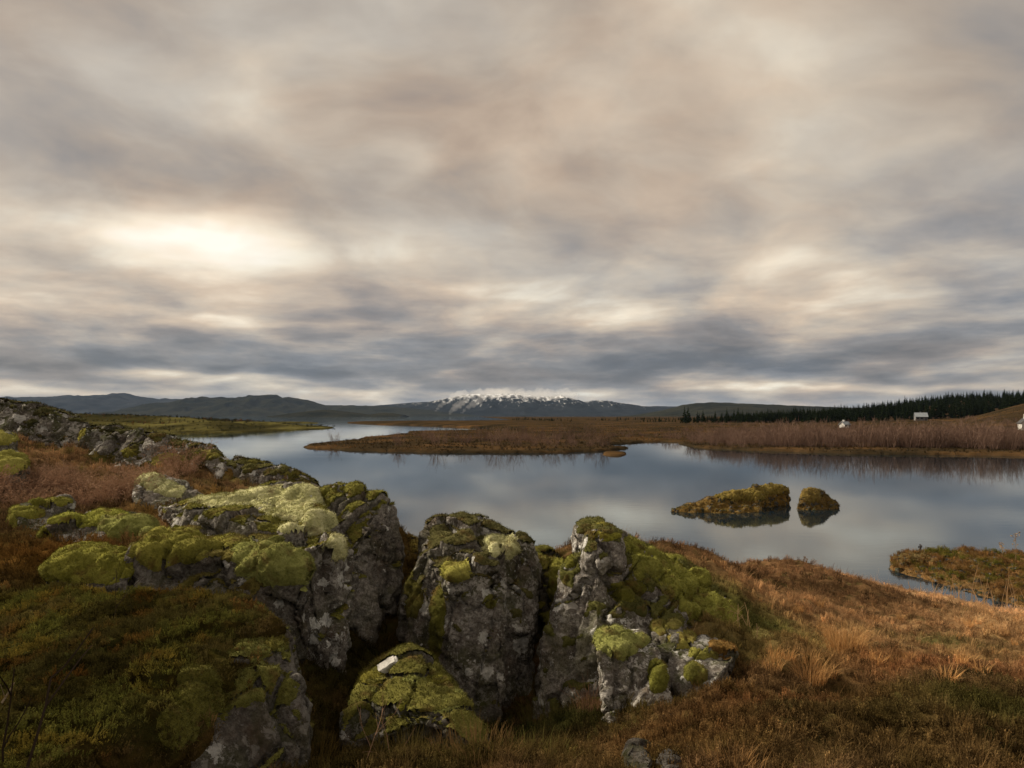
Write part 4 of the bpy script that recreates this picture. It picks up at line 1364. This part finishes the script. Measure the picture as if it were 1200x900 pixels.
twig_thing('bare_sapling', 124, 768, 5.0, .42, 'thin dark leafless sapling standing on the lower left mound', DARKTWIG, (-.1, 0, 1), 2, .004, 2)
twig_thing('bare_sapling', 150, 740, 5.3, .22, 'tiny dark twig behind the thin sapling on the mound', DARKTWIG, (.3, 0, 1), 1, .003, 3)
twig_thing('bare_sapling', 4, 890, 3.3, .55, 'dark upright twig at the left edge of the lower left corner', DARKTWIG, (.1, 0, 1), 1, .006, 2)
twig_thing('bare_sapling', 24, 905, 3.2, .5, 'thick dark leaning twig in the lower left corner', DARKTWIG, (.28, 0, 1), 1, .008, 2)
twig_thing('broken_branch', 2, 806, 3.6, .14, 'pale broken branch end at the left edge above the dark twigs', BONE, (.7, 0, 1), 1, .006, 2)
twig_thing('bare_sapling', 425, 905, 4.3, .30, 'leafless brown twig in front of the foreground boulder, left one', REDTWIG, (.1, 0, 1), 2, .003, 3)
twig_thing('bare_sapling', 462, 895, 4.4, .26, 'leafless brown twig in front of the foreground boulder, right one', REDTWIG, (-.1, 0, 1), 2, .003, 3)

# grass in the cleft
for (px, py, Y, h, sp, n, mat_, lab) in [
    (480, 900, 4.5, .13, .35, 420, tinted('olive_grass', (.10, .080, .026)), 'thick olive brown grass in front of the foreground boulder'),
    (560, 905, 4.4, .12, .30, 320, tinted('russet_grass', (.13, .080, .034)), 'russet grass at the bottom edge right of the foreground boulder'),
    (690, 838, 6.1, .26, .10, 90, tinted('fan_grass', (.24, .13, .08)), 'fan of reddish grass drooping at the foot of the right rock'),
    (640, 815, 6.6, .28, .28, 160, tinted('dark_grass', (.10, .095, .025)), 'dark green grass at the back of the cleft beside the right rock'),
    (620, 890, 4.6, .12, .30, 260, tinted('moss_grass', (.13, .12, .035)), 'short green grass on the lip of the dark cleft'),
    (365, 880, 4.6, .16, .22, 220, tinted('gold_grass', (.13, .088, .026)), 'golden brown grass between the rock corner and the foreground boulder'),
    (755, 640, 11.5, .12, .9, 160, tinted('crest_grass', (.16, .08, .045)), 'reddish brush along the crest right of the big rock'),
    (950, 664, 19.0, .26, 1.3, 200, tinted('shore_brush', (.09, .045, .035)), 'dark red brush on the shore crest between hill and lake')]:
    g = gz1((px - 600) / FPX * Y, Y)
    b = grass_tuft('tall_grass', mat_, n, h, sp, .0018 * max(1, Y / 6), .8)
    link('tall_grass', b, label=lab, cat='grass', loc=((px - 600) / FPX * Y, Y, g))

# white stone on the foreground boulder
bm = bmesh.new()
bmesh.ops.create_cube(bm, size=1)
bmesh.ops.bevel(bm, geom=bm.edges[:], offset=.12, segments=2, affect='EDGES')
bmesh.ops.subdivide_edges(bm, edges=bm.edges[:], cuts=2)
for v in bm.verts:
    v.co = Vector((v.co.x * .165, v.co.y * .09, v.co.z * .052)) + rv(.0022)
    v.co.z += .008 * math.sin(v.co.x * 50)
me = bpy.data.meshes.new('white_stone')
bm.to_mesh(me)
bm.free()
me.materials.append(simple_mat('white_rock', (.42, .42, .39), (.72, .71, .68), 22, bump=.4))
o = link('white_stone', me, label='small bright white slab leaning on the top left of the foreground boulder', cat='stone', loc=P(455, 779, 5.52))
o.rotation_euler = (R(25), R(-27), R(10))

# ------------------------------------------------------------------ far plants
def birch_bush(h, stems):
    b = PB()
    for i in range(stems):
        a = random.uniform(0, 2 * math.pi)
        r = h * .35 * math.sqrt(random.random())
        p = Vector((math.cos(a) * r, math.sin(a) * r, -.1))
        d = Vector((math.cos(a) * .25, math.sin(a) * .25, 1)).normalized()
        L = h * random.uniform(.55, 1.0)
        pts = [p]
        for k in range(3):
            d = (d + rv(.12)).normalized()
            p = p + d * L / 3
            pts.append(p)
        b.ribbon(pts, .026, .012)
        for k in range(6):
            q = pts[random.randint(1, 3)]
            dd = (d + rv(.45)).normalized() * L * random.uniform(.2, .4)
            b.ribbon([q, q + dd], .016, .010)
            b.ribbon([q + dd * .5, q + dd * .5 + (dd + rv(.3 * dd.length)) * .6], .012, .008)
    return b


birch_meshes = [birch_bush(3.6, 26).mesh('birch_bush', BIRCHM) for _ in range(4)]
BL = bpy.data.collections.new('bush_parts')
for k, m in enumerate(birch_meshes):
    BL.objects.link(bpy.data.objects.new('bush_%d' % k, m))


def far_ground(x, y):
    d = sdist(x, y, far_poly)
    p = np.stack([x, y, 0 * x], 1)
    d = d + fbm(p * 0.05, 3, 5) * 2.0 + fbm(p * .4, 2, 6) * .8
    z = -1.0 + 1.35 * sstep(-1.2, 0.9, d)
    return z + np.where(d > 0, far_z(x, y, np.clip(d, 0, None)), 0), d


def put(meshes, name, xs, ys, zs, label, cat, group, s0, s1):
    for x, y, z in zip(xs, ys, zs):
        o = link(name, random.choice(meshes), label=label, cat=cat, group=group, loc=(x, y, z))
        s = random.uniform(s0, s1)
        o.scale = (s, s, s * random.uniform(.85, 1.1))
        o.rotation_euler = (0, 0, random.uniform(0, 6))


# front row of birches on the right bank
u = RNG.uniform(815, 1500, 210)
row = np.interp(u, [800, 900, 1100, 1500], [521.5, 526.5, 530.5, 538]) - RNG.uniform(.8, 4.5, len(u))
y = 4800 / (row - 487)
x = (u - 600) / FPX * y
z, d = far_ground(x, y)
ok = d > .6
sc = np.where(u < 900, .6, 1.0)
put(birch_meshes, 'birch_bush', x[ok & (u > 890)], y[ok & (u > 890)], z[ok & (u > 890)], 'bare reddish birch bush in the thicket along the far right bank', 'birch bush', 'bare birches along the far right bank', .75, 1.15)
put(birch_meshes, 'birch_bush', x[ok & (u <= 890)], y[ok & (u <= 890)], z[ok & (u <= 890)], 'small bare birch bush near the tip of the far right spit', 'birch bush', 'small birches on the tip of the right spit', .35, .7)
# birches on the middle island
u = np.array([392, 463, 468, 500, 512, 530, 545, 560, 566, 580, 588, 596, 604, 612, 620, 632, 640, 648, 655, 668, 690, 705])
row = np.array([522, 521, 526, 519, 526, 518, 524, 515, 521, 526, 517, 521, 526, 515, 522, 518, 524, 527, 516, 521, 519, 525.])
y = 4800 / (row - 487)
x = (u - 600) / FPX * y
z, d = far_ground(x, y)
put(birch_meshes, 'birch_bush', x, y, z, 'thin bare birch on the low brown island in mid lake', 'birch bush', 'bare birches on the mid lake island', .5, .95)
# the thicket behind: nobody could count it
n = 5200
u = RNG.uniform(480, 1600, n)
row = 487 + 4800 / np.exp(RNG.uniform(np.log(120), np.log(420), n))
y = np.exp(RNG.uniform(np.log(118), np.log(480), n))
x = (u - 600) / FPX * y
z, d = far_ground(x, y)
w = sstep(-.35, .25, fbm(np.stack([x * .03, y * .02, 0 * x], 1), 3, 77) + sstep(780, 950, u) * .9 - .1)
ok = (d > 2) & (RNG.random(n) < w) & ~((hill_z(x, y) > 4) & (x / y > .62))
m = ok.sum()
scatter('thicket', BL, np.stack([x, y, z], 1)[ok], rot_up(m, .05), RNG.uniform(.25, .75, m) * np.where(u[ok] < 800, .6, 1) * np.where(y[ok] > 165, .6, 1), RNG.integers(0, 4, m), np.ones((m, 3)), 'brown leafless thicket spreading behind the far bank', 'thicket')

# tussocks and moss clumps on the far land, stuff
n = 16000
y = np.exp(RNG.uniform(np.log(90), np.log(330), n))
x = RNG.uniform(-.3, .95, n) * y
z, d = far_ground(x, y)
ok = d > .3
m = ok.sum()
hm = fbm(np.stack([x * .05, y * .03, 0 * x], 1), 3, 12)[ok][:, None]
tt = np.array((.032, .025, .015)) * (1 - sstep(.0, .5, hm)) + np.array((.20, .105, .042)) * sstep(.0, .5, hm)
scatter('sedge', LIB, np.stack([x, y, z], 1)[ok], rot_up(m), RNG.uniform(2.0, 4.5, m), RNG.choice([0, 2, 3], m), tt * RNG.uniform(.5, 1.4, (m, 1)), 'brown sedge and low scrub on the far shore', 'sedge')


def spruce(h, seed):
    b = PB()
    rnd = random.Random(seed)
    b.ribbon([(0, 0, -.3), (0, 0, h)], .16, .02, Vector((1, 0, 0)))
    b.ribbon([(0, 0, -.3), (0, 0, h)], .16, .02, Vector((0, 1, 0)))
    L = 15
    for i in range(L):
        f = i / (L - 1)
        z = h * (.10 + .88 * f)
        R_ = h * .20 * (1 - f) ** .85 + .12
        k = 9 if f < .6 else 6
        for j in range(k):
            a = rnd.uniform(0, 6.28)
            r = R_ * rnd.uniform(.65, 1.2)
            dx, dy = math.cos(a), math.sin(a)
            p = Vector((0, 0, z + rnd.uniform(-.2, .2)))
            tip = p + Vector((dx * r, dy * r, -r * rnd.uniform(.1, .5)))
            s = Vector((-dy, dx, 0)) * r * .32
            mid_ = p.lerp(tip, .55)
            b.tri(p, mid_ - s, tip)
            b.tri(p, tip, mid_ + s)
            b.tri(p + Vector((0, 0, -.1)), mid_ + Vector((0, 0, -r * .35)), tip)
    return b


spruce_meshes = [spruce(9.0, k).mesh('spruce', SPRUCEM) for k in range(4)]
FL = bpy.data.collections.new('forest_parts')
for k, m in enumerate(spruce_meshes):
    FL.objects.link(bpy.data.objects.new('forest_%d' % k, m))


def forest_ok(x, y, u):
    s = x / y
    clear = (s > .66) & (y < 430)
    return ~clear


# spruces standing out along the ridge
u = np.concatenate([RNG.uniform(1010, 1500, 110), np.array([978, 1085, 1108, 1123, 1126, 1133, 1150, 1158, 846, 802, 808]), RNG.uniform(800, 1010, 40)])
y = np.where(u > 1010, RNG.uniform(690, 760, len(u)), RNG.uniform(480, 640, len(u)))
x = (u - 600) / FPX * y
z, d = far_ground(x, y)
put(spruce_meshes, 'spruce', x, y, z - .2, 'dark spruce among many on the wooded ridge beyond the right bank', 'spruce', 'spruces on the far right ridge', .75, 1.5)
n = 5200
y = RNG.uniform(430, 780, n)
u = RNG.uniform(790, 1700, n)
x = (u - 600) / FPX * y
z, d = far_ground(x, y)
den = np.where(u > 1020, 1.0, .9) * sstep(780, 880, u) * sstep(-.5, .1, fbm(np.stack([x * .02, y * .02, 0 * x], 1), 3, 7) + .35)
ok = (d > 4) & (RNG.random(n) < den) & forest_ok(x, y, u)
m = ok.sum()
scatter('spruce_wood', FL, np.stack([x, y, z - .3], 1)[ok], rot_up(m, .03), RNG.uniform(.3, 1.3, m) * (.5 + .5 * sstep(800, 960, u[ok])), RNG.integers(0, 4, m), np.ones((m, 3)), 'dark far-off spruce wood covering the right hand ridge', 'wood')
# dark low trees along the back of the middle land
n = 1500
y = RNG.uniform(520, 1200, n)
u = RNG.uniform(600, 830, n)
x = (u - 600) / FPX * y
z, d = far_ground(x, y)
ok = RNG.random(n) < sstep(.1, .35, fbm(np.stack([x * .012, y * .004, 0 * x], 1), 3, 70))
m = ok.sum()
scatter('far_wood', FL, np.stack([x, y, z - .3], 1)[ok], rot_up(m, .03), RNG.uniform(.15, .5, m), RNG.integers(0, 4, m), np.ones((m, 3)), 'low dark line of trees before the snowy mountain', 'wood')

# ------------------------------------------------------------------ buildings
WALLW = simple_mat('white_paint', (.50, .50, .48), (.66, .66, .64), 2)
ROOFG = simple_mat('grey_roof', (.20, .23, .26), (.30, .33, .36), 1)
ROOFD = simple_mat('dark_roof', (.05, .05, .055), (.09, .09, .09), 1)
GLASS = simple_mat('window_dark', (.02, .025, .03), (.05, .055, .06), 1, .2)


def boxm(name, x0, x1, y0, y1, z0, z1, mat):
    V = np.array([[x0, y0, z0], [x1, y0, z0], [x1, y1, z0], [x0, y1, z0], [x0, y0, z1], [x1, y0, z1], [x1, y1, z1], [x0, y1, z1]])
    F = np.array([[0, 3, 2, 1], [4, 5, 6, 7], [0, 1, 5, 4], [1, 2, 6, 5], [2, 3, 7, 6], [3, 0, 4, 7]])
    return mesh_np(name, V, F, False, mat=mat)


def house(px, Y, w, dpt, hw, hr, rotz, wall_m, roof_m, label, wins, gable_x=False):
    x = (px - 600) / FPX * Y
    z = float(far_ground(np.array([x]), np.array([Y]))[0][0])
    e = bpy.data.objects.new('house', None)
    COL.objects.link(e)
    e.location = (x, Y, z)
    e.rotation_euler = (0, 0, rotz)
    e['label'] = label
    e['category'] = 'house'
    # wall with gables on x ends
    a, b_ = w / 2, dpt / 2
    V = np.array([[-a, -b_, -1], [a, -b_, -1], [a, b_, -1], [-a, b_, -1], [-a, -b_, hw], [a, -b_, hw], [a, b_, hw], [-a, b_, hw], [-a, 0, hw + hr], [a, 0, hw + hr]])
    F4 = [[0, 1, 5, 4], [2, 3, 7, 6]]
    me = bpy.data.meshes.new('wall')
    me.from_pydata([tuple(v) for v in V], [], F4 + [[1, 2, 6, 9, 5], [3, 0, 4, 8, 7]])
    me.materials.append(wall_m)
    link('wall', me, e)
    o_, t_ = .35, .18
    for sgn in (-1, 1):
        V = []
        for dz in (0.02, t_):
            V += [(-a - o_, sgn * (b_ + o_), hw - o_ * hr / b_ + dz), (a + o_, sgn * (b_ + o_), hw - o_ * hr / b_ + dz), (a + o_, 0, hw + hr + dz), (-a - o_, 0, hw + hr + dz)]
        me = bpy.data.meshes.new('roof_slope')
        me.from_pydata(V, [], [[0, 1, 2, 3], [4, 5, 6, 7], [0, 1, 5, 4], [1, 2, 6, 5], [2, 3, 7, 6], [3, 0, 4, 7]])
        me.materials.append(roof_m)
        link('roof_slope', me, e)
    for (wx, wz, ww, wh) in wins:
        link('window', boxm('window', wx - ww / 2, wx + ww / 2, -b_ - .05, -b_ + .05, wz, wz + wh, GLASS), e)
    link('door', boxm('door', a * .55, a * .55 + .9, -b_ - .06, -b_ + .05, 0, 2.0, ROOFD), e)
    link('chimney', boxm('chimney', -.4, .3, .2, .9, hw + hr * .5, hw + hr + .8, wall_m), e)


house(990, 300, 3.0, 3.0, 1.6, 1.1, .3, WALLW, ROOFG, 'small white house behind the thicket, farthest left of the houses', [(-.8, .6, .7, .7)])
house(1079, 420, 6.4, 5.4, 2.3, 2.3, -.35, simple_mat('grey_wall', (.12, .12, .12), (.2, .2, .2), 1), ROOFG, 'cottage with a light grey roof at the edge of the spruce wood', [(-2, .8, 1.2, 1.1), (0, .8, 1.2, 1.1)])
house(1204, 215, 4.0, 4, 2.3, 1.9, 1.2, WALLW, ROOFD, 'pale gabled house at the right edge below the moor', [(-1.2, .8, .9, 1.1)])

# ------------------------------------------------------------------ steam and low cloud on the snowy mountain
def vapour(name, path, mat, label, cat, kind=None, seed=0):
    bm = bmesh.new()
    for (px, py, r, Y) in path:
        c = P(px, py, Y)
        bmesh.ops.create_icosphere(bm, subdivisions=2, radius=r, matrix=Matrix.Translation(c) @ Matrix.Diagonal((1.15, 1.15, .85, 1)))
    V, F = remeshed(bm, min(p[2] for p in path) * .22, 1)
    r = np.median([p[2] for p in path])
    N = vnormals(V, F)
    V = V + N * (r * (.38 * fbm(V / r * 1.1, 4, seed, .6) - .05))[:, None]
    me = mesh_np(name, V, F, True)
    me.materials.append(mat)
    link(name, me, label=label, cat=cat, kind=kind)


vm = bpy.data.materials.new('vapour')
vm.use_nodes = True
t = NT(vm.node_tree)
pv = t.n('ShaderNodeVolumePrincipled', {'Color': (.97, .97, .98), 'Density': .0028, 'Anisotropy': .2})
t.n('ShaderNodeOutputMaterial', {'Volume': pv.outputs[0]})
S.cycles.volume_bounces = 3
YV = 5900
vapour('steam_plume', [(511, 481.5, 12, YV), (513, 479, 17, YV), (516, 475.5, 24, YV), (520, 472.5, 24, YV)], vm, 'leftmost and smallest of three white steam plumes before the snowy mountain', 'steam', seed=1)
vapour('steam_plume', [(527, 485, 13, YV), (529, 482, 20, YV), (532, 479, 30, YV), (536, 475.5, 38, YV), (541, 472.5, 36, YV), (546, 470, 30, YV)], vm, 'middle steam plume leaning right up the slope of the snowy mountain', 'steam', seed=2)
vapour('steam_plume', [(541, 484, 12, YV), (544, 481, 18, YV), (549, 477, 26, YV), (554, 474, 34, YV), (560, 470, 38, YV), (564, 467, 34, YV)], vm, 'right hand steam plume merging into the cloud on the snowy mountain', 'steam', seed=3)
cp = []
rc = random.Random(5)
for i in range(44):
    px = 534 + 135 * i / 43
    cp.append((px, 463.5 + rc.uniform(-2.2, 2.5) - 1.2 * math.sin((px - 534) / 118 * 3.1), rc.uniform(34, 80), 7400))
vapour('summit_cloud', cp, vm, 'thin white cloud clinging to the summit of the snowy mountain', 'cloud', 'stuff', seed=4)

# ------------------------------------------------------------------ haze
hm_ = bpy.data.materials.new('haze')
hm_.use_nodes = True
t = NT(hm_.node_tree)
pv = t.n('ShaderNodeVolumePrincipled', {'Color': (.45, .62, .92), 'Density': .000015, 'Anisotropy': 0.0})
t.n('ShaderNodeOutputMaterial', {'Volume': pv.outputs[0]})
me = boxm('haze', -25000, 25000, -400, 26000, -6, 420, hm_)
link('haze', me, kind='stuff')
